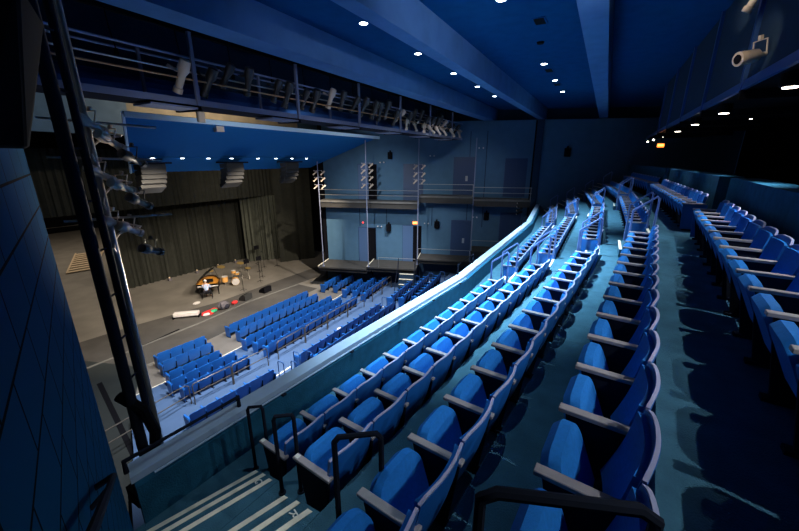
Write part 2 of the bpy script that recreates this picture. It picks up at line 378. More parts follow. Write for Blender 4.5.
# ------------------------------------------------------------------ aisle stairs of the balcony
AISLES = [(None, 2.0, 'near side wall'), (9.05, 10.15, 'near middle'), (17.75, 18.85, 'far middle'), (25.95, None, 'far side wall')]
starts = {1: 2.0, 2: 1.72, 3: 0.80, 4: 0.90, 5: 1.2}
for ai, (x0, x1, an) in enumerate(AISLES):
    for k in (1, 2, 3, 4):
        xa = x0 if x0 is not None else NWX(R(k, 1))+0.04
        xb = x1 if x1 is not None else FWX(R(k, 25))-0.05
        if ai == 0: xb = {1: 2.12, 2: 1.74, 3: 1.42, 4: 1.2}[k]
        z0 = ROWZ[k]
        xm, rm = (xa+xb)/2, R(k, (xa+xb)/2)
        st = thing('aisle_steps', 'carpeted steps with cream edges in the %s aisle behind the %s balcony row' % (an, ORD[k-1]), 'steps', (xm, rm, z0))
        for n_, dy in ((1, 0.62), (2, 0.36), (3, 0.10)):
            zt = z0+0.171*n_
            if n_ == 3: zt = ROWZ[k+1]
            if ai == 0: xb = {1: (2.05, 1.96, 1.85), 2: (1.69, 1.61, 1.50), 3: (1.36, 1.28, 1.20), 4: (1.2, 1.1, 1.0)}[k][n_-1]
            a0, a1, b0, b1 = xa, xa, xb, xb
            f0 = lambda x: R(k, x)
            sk = 0.33 if x0 is None else 0
            f1 = (lambda x, xb=xb, dy=dy: R(k, xb)+dy-.33*(x-xb)) if x0 is None else ((lambda x, xa=xa, dy=dy: R(k, xa)+dy+.33*(x-xa)) if x1 is None else (lambda x, dy=dy: R(k, x)+dy))
            if x0 is None: a0, a1 = NWX(f0(1))+.03, NWX(f1(1))+.03
            if x1 is None: b0, b1 = FWX(f0(26))-.03, FWX(f1(26))-.03
            q = build('step', MB().prism([(a0, f0(a0)+.004), (b0, f0(b0)+.004), (b1, f1(b1)), (a1, f1(a1))], z0, zt), 'carpet', st)
            build('nosing_strip', MB().prism([(a1+.02, f1(a1)-0.045), (b1-.02, f1(b1)-0.045), (b1-.02, f1(b1)+0.004), (a1+.02, f1(a1)+0.004)], zt-0.012, zt+0.005), 'strip', q)
        if ai == 0 and k in (1, 2):
            lx, ly = {1: (1.84, 2.745), 2: (1.49, 1.825)}[k]
            text_mesh('row_letter', {1: 'G', 2: 'R'}[k], 0.11, 'label', st, (lx, ly, z0+0.171*2+0.006), (0, 0, PI-S))

# ------------------------------------------------------------------ seats
def seat_parts(root, end_left, end_right, detail=True):
    nu, nv = (10, 5) if detail else (5, 3)
    H0, H1 = (0.27, 0.82) if detail else (.24, .84)
    def fy(u, v, bulge=0.042):
        z = H0+(H1-H0)*v
        return Vector(((u*2-1)*0.272, -bulge*(1-(2*u-1)**2) + (H1-z)*0.24 - 0.02*math.sin(v*PI), z))
    def shell(u, v):
        p = fy(u, v)
        k = abs(2*u-1); p.z -= 0.035*k**6*(1 if v > 0.99 else 0); return p
    build('backrest', MB().grid(shell, nu, nv, 0.024, (0, 1, 0.1)), 'shell', root, local=True, smooth=True)
    def pad(u, v):
        p = fy(0.04+u*0.92, 0.06+v*0.86); p.y += 0.024; 
        k = max(abs(2*u-1), abs(2*v-1)); p.y -= 0.0*k; return p
    if detail: build('back_pad', MB().grid(pad, nu, nv, 0.030, (0, 1, 0.15)), 'fabric', root, local=True, smooth=True)
    if detail:
        n = 12
        pts = [shell(i/n, 1)+Vector((0, 0.012, 0.004)) for i in range(n+1)]
        rb = MB(); ra = [[rb.bm.verts.new(p+Vector((0, a_, b_))) for a_, b_ in ((-.009, -.004), (.010, -.004), (.010, .007), (-.009, .007))] for p in pts]
        for i in range(n):
            for k in range(4): rb.bm.faces.new((ra[i][k], ra[i][(k+1) % 4], ra[i+1][(k+1) % 4], ra[i+1][k]))
        rb.bm.faces.new(ra[0][::-1]); rb.bm.faces.new(ra[-1])
        build('back_rim', rb, 'rim', root, local=True)
    # tipped up cushion with round top corners
    mb = MB(); Wd, Hh, th = 0.235, (0.40 if detail else .30), 0.105
    out = []
    for i in range(7):
        a_ = PI/2*i/6; out.append((Wd-0.13+0.13*math.cos(a_)*1.0, Hh-0.13+0.13*math.sin(a_)))
    out = [(0.20, 0.0)]+out
    outline = out+[(-x, y) for x, y in out[::-1]]
    mtx = Matrix.Translation((0, 0.185, 0.27)) @ Matrix.Rotation(-math.radians(24), 4, 'X')
    fr = [mb.bm.verts.new(mtx @ Vector((x, 0.0, y))) for x, y in outline]
    bk = [mb.bm.verts.new(mtx @ Vector((x, th, y))) for x, y in outline]
    mid = [mb.bm.verts.new(mtx @ Vector((x*1.05, th*0.5, y*1.05))) for x, y in outline]
    n = len(outline)
    mb.bm.faces.new(fr); mb.bm.faces.new(bk[::-1])
    for i in range(n):
        j = (i+1) % n
        mb.bm.faces.new((fr[i], fr[j], mid[j], mid[i])); mb.bm.faces.new((mid[i], mid[j], bk[j], bk[i]))
    cu = build('seat_cushion', mb, 'fabric', root, local=True, smooth=True)
    def standard(x):
        mb = MB()
        mb.hull([Vector(p) for p in ((x-.014,.10,.03),(x+.014,.10,.03),(x+.014,.30,.03),(x-.014,.30,.03),(x-.014,.02,.60),(x+.014,.02,.60),(x+.014,.40,.60),(x-.014,.40,.60))])
        mb.box(x-.035, x+.035, .06, .34, 0, .03)
        return mb
    def armrest(x):
        mb = MB(); mb.box(x-.031, x+.031, 0.0, 0.44, .60, .63)
        if detail: mb.bevel(0.004, 1)
        return mb
    build('support', standard(-.28), 'darkmetal', root, local=True)
    if end_right: build('support', standard(.28), 'darkmetal', root, local=True)
    if detail or True:
        build('armrest', armrest(-.28), 'arm' if detail else 'shell', root, local=True)
        if end_right: build('armrest', armrest(.28), 'arm' if detail else 'shell', root, local=True)
    if end_left == 'plate':
        build('number_plate', MB().box(-.30, -.26, .385, .43, .630, .634), 'label', root, local=True)
    for on, x in ((end_left is True, -.315), (end_right, .315)):
        if on: build('end_panel', MB().hull([Vector(p) for p in ((x-.012,.04,.04),(x+.012,.04,.04),(x+.012,.38,.04),(x-.012,.38,.04),(x-.012,-.03,.60),(x+.012,-.03,.60),(x+.012,.42,.60),(x-.012,.42,.60))]), 'shell', root, local=True)
protos = {}
def make_seat(kind, detail, name):
    key = (kind, detail)
    if key not in protos:
        r = thing(name, 'x', 'seat', (0,0,0)); seat_parts(r, 'plate' if kind == 'N' else kind == 'L', kind == 'R', detail)
        protos[key] = r; return r, True
    return protos[key], False
def place_seat(x, y, z, rz, label, group, kind, detail, name='theater_seat'):
    r, first = make_seat(kind, detail, name)
    if first: r.location = (x, y, z); r.rotation_euler.z = rz; r['label'] = label; r['group'] = group
    else: dup(r, (x, y, z), (0, 0, rz), label, group)
def row(x0, x1, fy, z, ang, n, lab, grp, detail, side='its left end', zt=None):
    w_ = (x1-x0)/n
    for i in range(n):
        x = x0+w_*(i+.5)
        kind = ('N' if (detail and x0 < 9) else 'L') if i == 0 else ('R' if i == n-1 else 'M')
        place_seat(x, fy(x), z, ang, lab % ORD[i], grp, kind, detail)
RN = ['front', 'second', 'third', 'fourth', 'rear']
A0 = {1: (2.03, 12), 2: (1.70, 13), 3: (0.77, 14), 4: (0.95, 14), 5: (1.32, 14)}
for k in range(1, 6):
    x0, n = A0[k]; ang = -math.atan(SL)
    row(x0, x0+n*.56, lambda x: ROWY[k]-.02+g(x), ROWZ[k], ang, n, 'blue balcony seat, %s from the near end, '+RN[k-1]+' row of the nearest block', 'balcony seats, near block', True)
    row(10.3, 17.6, lambda x: ROWY[k]-.02+g(x), ROWZ[k], 0, 13, 'blue balcony seat, %s from the near end, '+RN[k-1]+' row of the middle block', 'balcony seats, middle block', True)
    row(19.0, 25.75, lambda x: ROWY[k]-.02+g(x), ROWZ[k], -ang, 12, 'blue balcony seat, %s from the near end, '+RN[k-1]+' row of the far block', 'balcony seats, far block', True)
HROW = [('front', 17.05, -9.65), ('second', 16.10, -9.65), ('third', 14.88, -9.58), ('fourth', 14.03, -9.52), ('fifth', 13.12, -9.43), ('sixth', 10.72, -9.13), ('seventh', 9.78, -8.88), ('eighth', 8.85, -8.63)]
HB = {0: ((7.35, 4), (11.05, 11), (19.1, 4)), 1: ((7.1, 4), (11.0, 11), (19.45, 4)), 2: ((6.75, 4), (10.45, 12), (18.9, 4)), 3: ((6.4, 5), (10.45, 12), (19.0, 5)), 4: ((6.4, 5), (10.35, 13), (18.7, 6)),
      5: ((5.3, 6), (10.1, 12), (18.2, 6)), 6: (None, (10.2, 12), (18.0, 8)), 7: (None, None, (18.0, 8))}
for i, (nm, y, z) in enumerate(HROW):
    for b_, bl in enumerate(('left', 'middle', 'right')):
        if HB[i][b_] is None: continue
        x0, n = HB[i][b_]
        aw = (-math.atan(.105), 0, math.atan(.105))[b_]
        row(x0, x0+n*.56, lambda x: y+HG(x), z, aw, n, 'blue lower floor seat, %s from the left, '+nm+' row of the '+bl+' block', 'lower floor seats, %s block' % bl, False)

# ------------------------------------------------------------------ handrails of the balcony
def loop_rail(x, y0, y1, zf0, zf1, zt0, zt1, label, m='bluemetal', r=0.022, dx=0.0):
    t = thing('handrail', label, 'handrail', (x, (y0+y1)/2, min(zf0, zf1)))
    build('rail', MB().tube([(x, y0, zf0), (x, y0, zt0-.04), (x+dx*.1, y0+(y1-y0)*.1, zt0), (x+dx*.9, y0+(y1-y0)*.9, zt1), (x+dx, y1, zt1-.04), (x+dx, y1, zf1)], r, 8), m, t, smooth=True)
    build('floor_flange', MB().lathe([(r*1.9, 0), (r*1.9, .012)], 12, Matrix.Translation((x, y0, zf0))), m, t)
    build('floor_flange', MB().lathe([(r*1.9, 0), (r*1.9, .012)], 12, Matrix.Translation((x+dx, y1, zf1))), m, t)
    return t
loop_rail(2.15, 3.22, 3.06, -3.63, -3.63, -2.74, -2.72, 'dark narrow loop handrail beside the lowest cream-edged steps, by the front row', 'darkmetal', 0.019, 0.08)
loop_rail(1.78, 2.31, 2.16, -3.12, -3.12, -2.23, -2.22, 'dark loop handrail beside the second balcony row, between two other loops', 'darkmetal', 0.019, 0.10)
loop_rail(1.42, 1.28, 1.03, -2.60, -2.60, -1.71, -1.70, 'dark loop handrail in the foreground beside the third balcony row', 'darkmetal', 0.02, 0.17)
loop_rail(1.06, 0.24, -0.33, -2.09, -1.92, -1.20, -1.18, 'dark wide loop handrail cropped by the bottom edge of the view', 'darkmetal', 0.025, 0.20)
for x, sd, an in ((9.0, 'near', 'nearest middle'), (10.15, 'far', 'nearest middle'), (17.75, 'near', 'farther middle'), (18.9, 'far', 'farther middle'), (25.95, 'near', 'far wall')):
    for k in (1, 2, 3, 4):
        ym = R(k, x); z0, z1 = ROWZ[k], ROWZ[k+1]
        loop_rail(x, ym+0.50, ym+0.09, z0, z1, z0+1.08, z1+0.84, 'blue loop handrail, %s side of the %s aisle, behind the %s row' % (sd, an, ORD[k-1]), 'railblue', 0.024)
# rails on the parapet in front of the aisles
def bar_rail(x0, x1, dy, z, label, m='darkmetal', r=0.026):
    xm = (x0+x1)/2
    t = thing('parapet_rail', label, 'rail', (xm, PI_(xm)+dy, -3.08))
    ps = [(x0, PI_(x0)+dy, -3.08), (x0, PI_(x0)+dy, z), (x1, PI_(x1)+dy, z), (x1, PI_(x1)+dy, -3.08)]
    build('rail', MB().tube(ps, r, 8), m, t, smooth=True)
bar_rail(1.14, 2.38, 0.20, -2.94, 'black safety rail on the parapet end beside the near side wall')
bar_rail(9.0, 10.3, 0.30, -2.80, 'dark safety rail on the parapet at the nearest middle aisle')
bar_rail(17.7, 18.9, 0.30, -2.80, 'dark safety rail on the parapet at the farther middle aisle')
t = thing('parapet_tube', 'thin dark tube running along the inner edge of the pale parapet cap', 'rail', (5, PI_(5), -3.1))
build('tube', MB().tube([(1.3, PI_(1.3)+.02, -3.12), (XB, PI_(XB)+.02, -3.12)], 0.012, 8), 'cap', t)
for i in range(5):
    x = 2.9+i*1.4
    build('bracket', MB().box(x-.03, x+.03, PI_(x)-.02, PI_(x)+.03, -3.16, -3.135), 'darkmetal', t)
# wall handrail on the near wall
u_, v_ = Vector((math.sin(S), math.cos(S), 0)), Vector((math.cos(S), -math.sin(S), 0))
Bp = Vector((0.97, 3.5, 0))
wp = lambda s, t, z: Bp+u_*s+v_*t+Vector((0,0,z))
t = thing('wall_handrail', 'dark sloping handrail fixed to the blue block wall', 'handrail', tuple(wp(-1.6, 0.07, -1.6)))
build('rail', MB().tube([wp(-1.60, 0.0, -1.56), wp(-1.60, .07, -1.54), wp(-1.64, .08, -1.51), wp(-3.6, .08, -.27)], 0.015, 8), 'darkmetal', t, smooth=True)
build('bracket', MB().tube([wp(-1.9, 0, -1.42), wp(-1.9, .08, -1.35)], 0.010, 6), 'darkmetal', t)

# ------------------------------------------------------------------ ceiling fittings
def downlight(x, y, z, e, col, label, m='bulb', size=110):
    t = thing('downlight', label, 'ceiling light', (x, y, z), 0, 'round ceiling downlights')
    build('trim_ring', MB().lathe([(0.13, -0.01), (0.13, 0.0), (0.11, 0.0), (0.11, -0.01)], 20, Matrix.Translation((x, y, z))), 'beam', t)
    build('lens', MB().lathe([(0.105, -0.012), (0.10, -0.004)], 20, Matrix.Translation((x, y, z))), m, t)
    spot('downlight_beam', (x, y, z-0.06), (x, y-(.5 if y < 3 else 0), z-6.4), e, col, 74 if y < 3 else size, 0.9, 0.04)
CL = 3.3
for (x, y, e, l) in ((8.6, 5.87, 60, 'round downlight nearest the camera between the first and second ceiling beams'), (11.7, 5.87, 60, 'second nearest round downlight between the first and second ceiling beams'), (14.9, 5.87, 60, 'third round downlight between the first and second ceiling beams'),
                     (18.0, 5.87, 60, 'fourth round downlight between the first and second ceiling beams'), (21.1, 5.87, 60, 'farthest round downlight between the first and second ceiling beams'),
                     (8.9, 2.48, 8000, 'large round downlight at the top edge of the view, above the balcony'), (15.1, 2.48, 5600, 'nearest of three small downlights over the far balcony'), (18.3, 2.48, 3000, 'middle of three small downlights over the far balcony'), (21.4, 2.48, 2000, 'farthest of three small downlights over the far balcony')):
    downlight(x, y, CL, e, COOL, l)
for x, y, sz, l in ((10.6, 1.95, .26, 'square dark vent opening nearest the camera beside the widest beam'), (16.2, 2.45, .3, 'dark slot vent between the far balcony downlights'), (19.3, 2.5, .3, 'farther dark slot vent between the far balcony downlights'), (16.9, 5.6, .3, 'dark slot vent between the beam downlights'), (20.0, 5.6, .3, 'farther dark slot vent between the beam downlights')):
    t = thing('ceiling_vent', l, 'vent', (x, y, CL-.02), 0, 'ceiling vents')
    build('frame', MB().box(x-sz, x+sz, y-.16, y+.16, CL-.02, CL), 'ceiling', t)
    build('opening', MB().box(x-sz+.04, x+sz-.04, y-.12, y+.12, CL-.026, CL-.012), 'black', t)
tag(build('smoke_detector', MB().lathe([(0.09, -0.05), (0.11, 0)], 14, Matrix.Translation((12.4, 2.2, CL))), 'black'), 'small round black detector on the blue ceiling', 'detector')

# ------------------------------------------------------------------ stage lights
def lantern(name, label, loc, aim, group=None, m='lampbody', sc=1.0, cat='stage light', prof=None):
    """profile spotlight hung from its clamp; loc is the clamp, aim a direction"""
    t = bpy.data.objects.new(name, None); C.objects.link(t); t['_o'] = (0,0,0); tag(t, label, cat, group)
    build('body', MB().lathe(prof or [(.05,-.22),(.085,-.20),(.095,-.05),(.06,.03),(.06,.24),(.075,.25),(.075,.33)], 12), m, t, local=True, smooth=True)
    build('lens', MB().lathe([(.068,.325),(.06,.334)], 12), 'lampbody_lit' if not prof else 'black', t, local=True)
    build('yoke', MB().tube([(-.11,0,0),(-.11,.02,.0),(-.11,.2,0),(.11,.2,0),(.11,.02,0),(.11,0,0)], .011, 6), m, t, local=True)
    build('clamp', MB().box(-.025, .025, .2, .27, -.02, .02), m, t, local=True)
    z_ = Vector(aim).normalized(); up = Vector((0,0,1)); x_ = up.cross(z_).normalized(); y_ = z_.cross(x_)
    R_ = Matrix((x_, y_, z_)).transposed()
    t.rotation_euler = R_.to_euler(); t.scale = (sc, sc, sc)
    t.location = Vector(loc)-(R_ @ Vector((0, .25*sc, 0)))
    return t
lproto = {}
def add_lantern(label, loc, aim, group, m='lampbody', sc=1.0):
    if m not in lproto:
        lproto[m] = lantern('stage_light', label, loc, aim, group, m, sc); return
    r = dup(lproto[m], label=label, group=group)
    z_ = Vector(aim).normalized(); x_ = Vector((0,0,1)).cross(z_).normalized(); y_ = z_.cross(x_)
    R_ = Matrix((x_, y_, z_)).transposed()
    r.rotation_euler = R_.to_euler(); r.scale = (sc, sc, sc); r.location = Vector(loc)-(R_ @ Vector((0, .25*sc, 0)))

# gantry across the house
GY, GZ = 8.9, 1.37
t = thing('lighting_gantry', 'long blue-grey lighting catwalk with railings spanning the hall below the ceiling', 'catwalk', (13, GY, GZ))
build('deck', MB().box(0.6, 24.3, GY-.06, GY+.85, GZ-.14, GZ-.02), 'darkmetal', t)
build('edge_beam', MB().box(0.6, 24.4, GY-.10, GY-.02, GZ-.13, GZ+.0), 'greymetal', t)
for i in range(8):
    x = 2.42+3.33*i
    if x > 24.5: break
    build('post', MB().box(x-.04, x+.04, GY-.16, GY-.09, GZ-.24, GZ+1.42 if i % 1 == 0 else GZ+1), 'greymetal', t)
    build('outrigger', MB().hull([Vector(p) for p in ((x-.04,GY-.16,GZ-.26),(x+.04,GY-.16,GZ-.26),(x+.04,GY+.8,GZ-.24),(x-.04,GY+.8,GZ-.24),(x-.04,GY-.16,GZ-.14),(x+.04,GY-.16,GZ-.14),(x+.04,GY+.8,GZ-.14),(x-.04,GY+.8,GZ-.14))]), 'darkmetal', t)
    build('platform', MB().box(x-1.1, x+.04, GY-.14, GY+.6, GZ-.22, GZ-.18), 'greymetal', t)
    build('post', MB().box(x-.74, x-.68, GY+.72, GY+.78, GZ-.1, GZ+1.05), 'greymetal', t)
build('top_rail', MB().tube([(0.6, GY-.1, GZ+.88), (24.3, GY-.1, GZ+.88)], 0.026, 8), 'greymetal', t)
build('middle_rail', MB().tube([(0.6, GY+.1, GZ+.62), (24.3, GY+.1, GZ+.62)], 0.020, 8), 'steel', t)
build('lighting_pipe', MB().tube([(0.6, GY-.1, GZ+.42), (24.3, GY-.1, GZ+.42)], 0.022, 8), 'copper', t)
build('rear_rail', MB().tube([(0.6, GY+.8, GZ+.98), (24.3, GY+.8, GZ+.98)], 0.024, 8), 'greymetal', t)
build('duct', MB().tube([(0.6, GY+1.7, GZ+.35), (24.0, GY+1.7, GZ+.35)], 0.30, 14), 'bluemetal', t)
NTH = ORD+['eighteenth','nineteenth','twentieth','twenty-first','twenty-second','twenty-third','twenty-fourth','twenty-fifth','twenty-sixth','twenty-seventh','twenty-eighth']
for i in range(28):
    x = 5.4+i*0.66+random.uniform(-.15, .15)
    aim = (random.uniform(-.5, .5), 1, -random.uniform(.9, 2.6))
    add_lantern('stage light on the gantry pipe, %s from the left' % NTH[i], (x, GY+.14, GZ+random.uniform(.66, .95)), aim, 'lights along the gantry', 'lampbody' if i % 8 else 'lampbody_lit', random.uniform(1.15, 1.6))
for i in range(8):
    x = 16.2+i*1.05+random.uniform(-.2, .2)
    add_lantern('pale metal stage light in front of the gantry far end, %s of the pale cluster' % ORD[i], (x, GY-.22, GZ+.45), (random.uniform(-.8,.8), -.3, -random.uniform(.4, 1)), 'pale lights at the gantry far end', 'lampbody_lit', 1.1)
# black rail above the gantry with hanging leads
t = thing('cable_bar', 'long black bar above the gantry carrying hanging cables', 'bar', (13, GY+.3, 2.9))
build('bar', MB().box(1.5, 24.3, GY+.2, GY+.3, 2.86, 2.98), 'black', t)
for i in range(14):
    x = 2.6+1.55*i
    build('hanger', MB().tube([(x, GY+.25, 2.9), (x, GY+.25, 3.3)], .012, 6), 'black', t)
for i in range(16):
    x = 2.9+1.36*i; L = random.uniform(.45, .8)
    cb = thing('hanging_cable', 'thin black cable hanging from the bar above the gantry, %s from the left' % ORD[i], 'cable', (x, GY+.18, 2.9), 0, 'cables hanging above the gantry')
    build('cord', MB().tube([(x, GY+.18, 2.9), (x+.02, GY+.18, 2.9-L*.5), (x+.08, GY+.2, 2.9-L)], .012, 6), 'black', cb)
    build('plug', MB().box(x+.05, x+.11, GY+.17, GY+.23, 2.9-L-.12, 2.9-L), 'black', cb)
# second header behind the gantry
struct('wall_gantry_back', MB().box(-3, 26.5, GY+2.2, GY+2.35, GZ+.2, 5.6), 'walldark')

# vertical booms at the far galleries and at the near side
def boom(p, z0, z1, label, r=.035, m='greymetal'):
    t = thing('lighting_boom', label, 'pole', (p[0], p[1], z0))
    build('pole', MB().tube([(p[0], p[1], z0), (p[0], p[1], z1)], r, 8), m, t)
    build('base_plate', MB().lathe([(.09, 0), (.09, .02)], 12, Matrix.Translation((p[0], p[1], z0))), m, t)
    return t
BM = [(15.3, -7.64, 0.0, 'the black stage curtain'), (11.85, -7.5, 1.3, 'the left gallery doorway'), (8.36, -7.3, 1.5, 'the lower lit exit doorway'), (4.65, -6.9, 1.3, 'the right gallery double door')]
for bi, (s, z0, z1, nm) in enumerate(BM):
    p = FWp(s, 2.05 if bi < 2 else 1.5)
    boom(p, z0*KW+.01, z1*KW, 'slim vertical lighting pole standing before %s' % nm)
for bi, (s, zs, nm) in enumerate(((15.3, (-.75, -1.2, -1.7), 'curtain-side pole'), (11.85, (-.25, -.65, -1.1, -1.6), 'second pole'), (8.36, (-.35, -.85, -1.3), 'third pole'))):
    p = FWp(s, 2.05 if bi < 2 else 1.5)
    for j, z in enumerate(zs):
        for dx in (-1, 1):
            q = p+Vector((.28*dx*math.cos(1.2), -.28*dx*math.sin(1.2), z*KW))
            add_lantern('small pale stage light on the %s, %s pair from top, %s side' % (nm, ORD[j], 'left' if dx < 0 else 'right'), q, (-.9, .35*1, -.75), 'lights on the far wall poles', 'lampbody_lit', .75)
        bar = MB().tube([p+Vector((-.32*math.cos(1.2), .32*math.sin(1.2), z*KW)), p+Vector((.32*math.cos(1.2), -.32*math.sin(1.2), z*KW))], .015, 6)
        tag(build('cross_bar', bar, 'greymetal'), 'short cross bar on the %s, %s from the top' % (nm, ORD[j]), 'bar', 'cross bars on the far poles')
# corner light cluster
pc = FWp(1.05, 1.1)
boom(pc, -4.4, 2.4, 'dark vertical pole in the far corner by the balcony front', .05, 'black')
for j, z in enumerate((-2.6, -2.85, -3.1, -3.35)):
    add_lantern('dark stage light low on the far corner pole, %s from the top' % ORD[j], (pc.x-.15, pc.y+.55, z), (-.8, .6, -.3), 'lights on the far corner pole', 'lampbody', .9)

# near boom truss
P1 = Vector((1.62, 4.66, 0)); P2 = Vector((1.66, 4.36, 0))
def az(p, d): a = math.radians(p); return Vector((math.cos(a)*d, math.sin(a)*d, 0))
P1 = az(71.0, 4.6); P2 = az(69.5, 4.8); P3 = az(68.75, 5.05)
t = thing('boom_tower', 'tall dark lighting tower of twin poles beside the near side wall', 'tower', (P1.x, P1.y, -8.4))
build('pole', MB().tube([P1+Vector((0,0,-8.4)), P1+Vector((0,0,3.0))], .055, 10), 'darkmetal', t, smooth=True)
build('pole', MB().tube([P2+Vector((0,0,-8.4)), P2+Vector((0,0,3.0))], .036, 10), 'darkmetal', t, smooth=True)
build('pole', MB().tube([P3+Vector((0,0,-8.4)), P3+Vector((0,0,1.55))], .03, 10), 'steel', t, smooth=True)
for i in range(12):
    z = -4.4+i*.5
    build('rung', MB().tube([P1+Vector((0,0,z)), P2+Vector((0,0,z))], .012, 6), 'darkmetal', t)
build('junction_box', MB().box(P1.x-.22, P1.x+.3, P1.y-.12, P1.y+.12, -3.95, -3.75), 'black', t)
NB = [(.50, .3), (.34, .5), (.16, -.5), (.0, .45), (-.14, .3), (-.32, .6), (-.52, .5), (-.62, .3), (-.9, .3)]
for j, (z, dx) in enumerate(NB):
    q = P3+Vector((.05+.16*(j % 3), -.02+.03*(j % 2), z))
    add_lantern('metal stage light on the near boom tower, %s from the top' % ORD[j], q, (1.0, .5, -.45-.1*(j % 2)), 'lights on the near tower', 'lampbody_lit' if j % 3 != 2 else 'lampbody', .62)
for j, z in enumerate((.38, .02, -.62)):
    b_ = MB().tube([P3+Vector((-.35, .1, z)), P3+Vector((.62, -.1, z-.03))], .014, 6)
    tag(build('arm_bar', b_, 'steel'), 'pale horizontal arm on the near boom tower, %s from the top' % ORD[j], 'bar', 'arms of the near tower')
for j in range(3):
    pts = []
    z = .35-.5*j
    for i in range(9):
        a = i/8*PI*1.7
        pts.append(P3+Vector((.12+.16*math.sin(a), .06*math.cos(a*2), z-.35*i/8-.05*math.cos(a))))
    tag(build('looped_cable', MB().tube(pts, .012, 6), 'steel'), 'looped cable on the near boom tower, %s from the top' % ORD[j], 'cable', 'cables on the near tower')
tag(build('cable_bundle', MB().tube([P1+Vector((-.05,.15,-2.6)), P1+Vector((.05,-.12,-2.75)), P1+Vector((.12,-.1,-3.1)), P1+Vector((.05,-.1,-3.5)), P1+Vector((-.2,0,-3.85))], .06, 8), 'black', smooth=True), 'thick black cable bundle hanging down the near boom tower', 'cable')

# black loudspeaker top left
t = thing('loudspeaker', 'large black loudspeaker hanging against the near side wall, upper left', 'loudspeaker', tuple(Vector((.6, 2.0, .035))))
lsw = lambda y: NWX(y)+.012
build('cabinet', MB().hull([Vector(p) for p in ((lsw(1.75),1.75,.035),(.51,1.80,.035),(.635,2.22,.045),(lsw(2.22),2.22,.045),(lsw(1.75),1.75,.56),(.60,1.78,.56),(.79,2.2,.56),(lsw(2.2),2.2,.56))]).bevel(.01, 1), 'black', t)
build('bracket', MB().tube([(.62, 2.0, .56), (.60, 2.0, .72), (lsw(2.0)-.01, 2.0, .78)], .015, 6), 'greymetal', t)
build('handle', MB().tube([(.60, 2.223, .2), (.60, 2.25, .22), (.63, 2.25, .36), (.63, 2.223, .38)], .008, 6), 'darkmetal', t)

# ------------------------------------------------------------------ acoustic reflector with three speaker arrays
def CLP(x, v):   # v 0 front/top edge, 1 rear/low edge
    return Vector((x, 14.0+v*5.0, 1.46-2.06*v))
xl0, xl1, xr0, xr1 = 6.5, 8.65, 22.0, 20.4
t = thing('acoustic_reflector', 'broad sloping blue acoustic reflector hanging over the stage front', 'reflector', (14, 16, 0.3))
f = lambda u, v: Vector((xl0+(xl1-xl0)*v+((xr0+(xr1-xr0)*v)-(xl0+(xl1-xl0)*v))*u, 14+5*v, 1.46-2.06*v))
build('panel', MB().grid(lambda u, v: f(u, v*.66), 12, 2, .06, (0, .2, 1)), 'cloud', t)
build('panel', MB().grid(lambda u, v: f(u, .672+v*.328), 12, 2, .06, (0, .2, 1)), 'cloud', t)
build('front_edge', MB().hull([Vector(p) for p in ((xl0,13.9,1.32),(xr0,13.9,1.32),(xr0,14.0,1.32),(xl0,14.0,1.32),(xl0,13.9,1.50),(xr0,13.9,1.50),(xr0,14.0,1.50),(xl0,14.0,1.50))]), 'cloudedge', t)
build('side_edge', MB().tube([f(0, 0), f(0, 1)], .05, 6), 'cloudedge', t)
for i, u in enumerate((.07, .17, .27, .37, .5, .6, .7, .8)):
    p = f(u, .665); lamp = thing('reflector_light', 'small white light in the seam of the blue reflector, %s from the left' % ORD[i], 'light', tuple(p), 0, 'lights in the reflector seam')
    build('rim', MB().lathe([(.10, -.05), (.10, 0)], 12, Matrix.Translation(p)), 'cloudedge', lamp)
    build('lens', MB().lathe([(.08, -.07), (.08, -.05)], 12, Matrix.Translation(p)), 'bulb', lamp)
for j, xx in enumerate((8.7, 12.75, 16.85)):
    nm = ('leftmost', 'middle', 'rightmost')[j]
    a_ = thing('speaker_array', 'hanging curved array of stacked grey loudspeakers, %s of three under the reflector' % nm, 'loudspeaker', (xx, 17.4, -1.2), 0, 'speaker arrays')
    for i in range(5):
        z = -.22-.235*i; ang = -math.radians(4+6*i)
        mx = Matrix.Translation((xx, 17.4+.03*i*i*.6, z)) @ Matrix.Rotation(ang, 4, 'X')
        c_ = build('array_cabinet', MB().box(-.52, .52, -.3, .28, -.22, 0, mx).bevel(.015, 1), 'array', a_)
    build('hanging_frame', MB().box(xx-.55, xx+.75, 17.0, 17.9, -.2, -.13), 'darkmetal', a_)
# things clamped on the reflector top
tag(build('clamp_lamp', MB().box(8.95, 9.25, 13.8, 13.95, 1.35, 1.75).bevel(.03, 1), 'lampbody_lit'), 'small pale lamp clamped on the top edge of the blue reflector', 'lamp')
tag(build('junction_case', MB().box(10.0, 10.35, 14.3, 14.5, 1.1, 1.32), 'lampbody_lit'), 'small grey box under the top edge of the blue reflector', 'box')

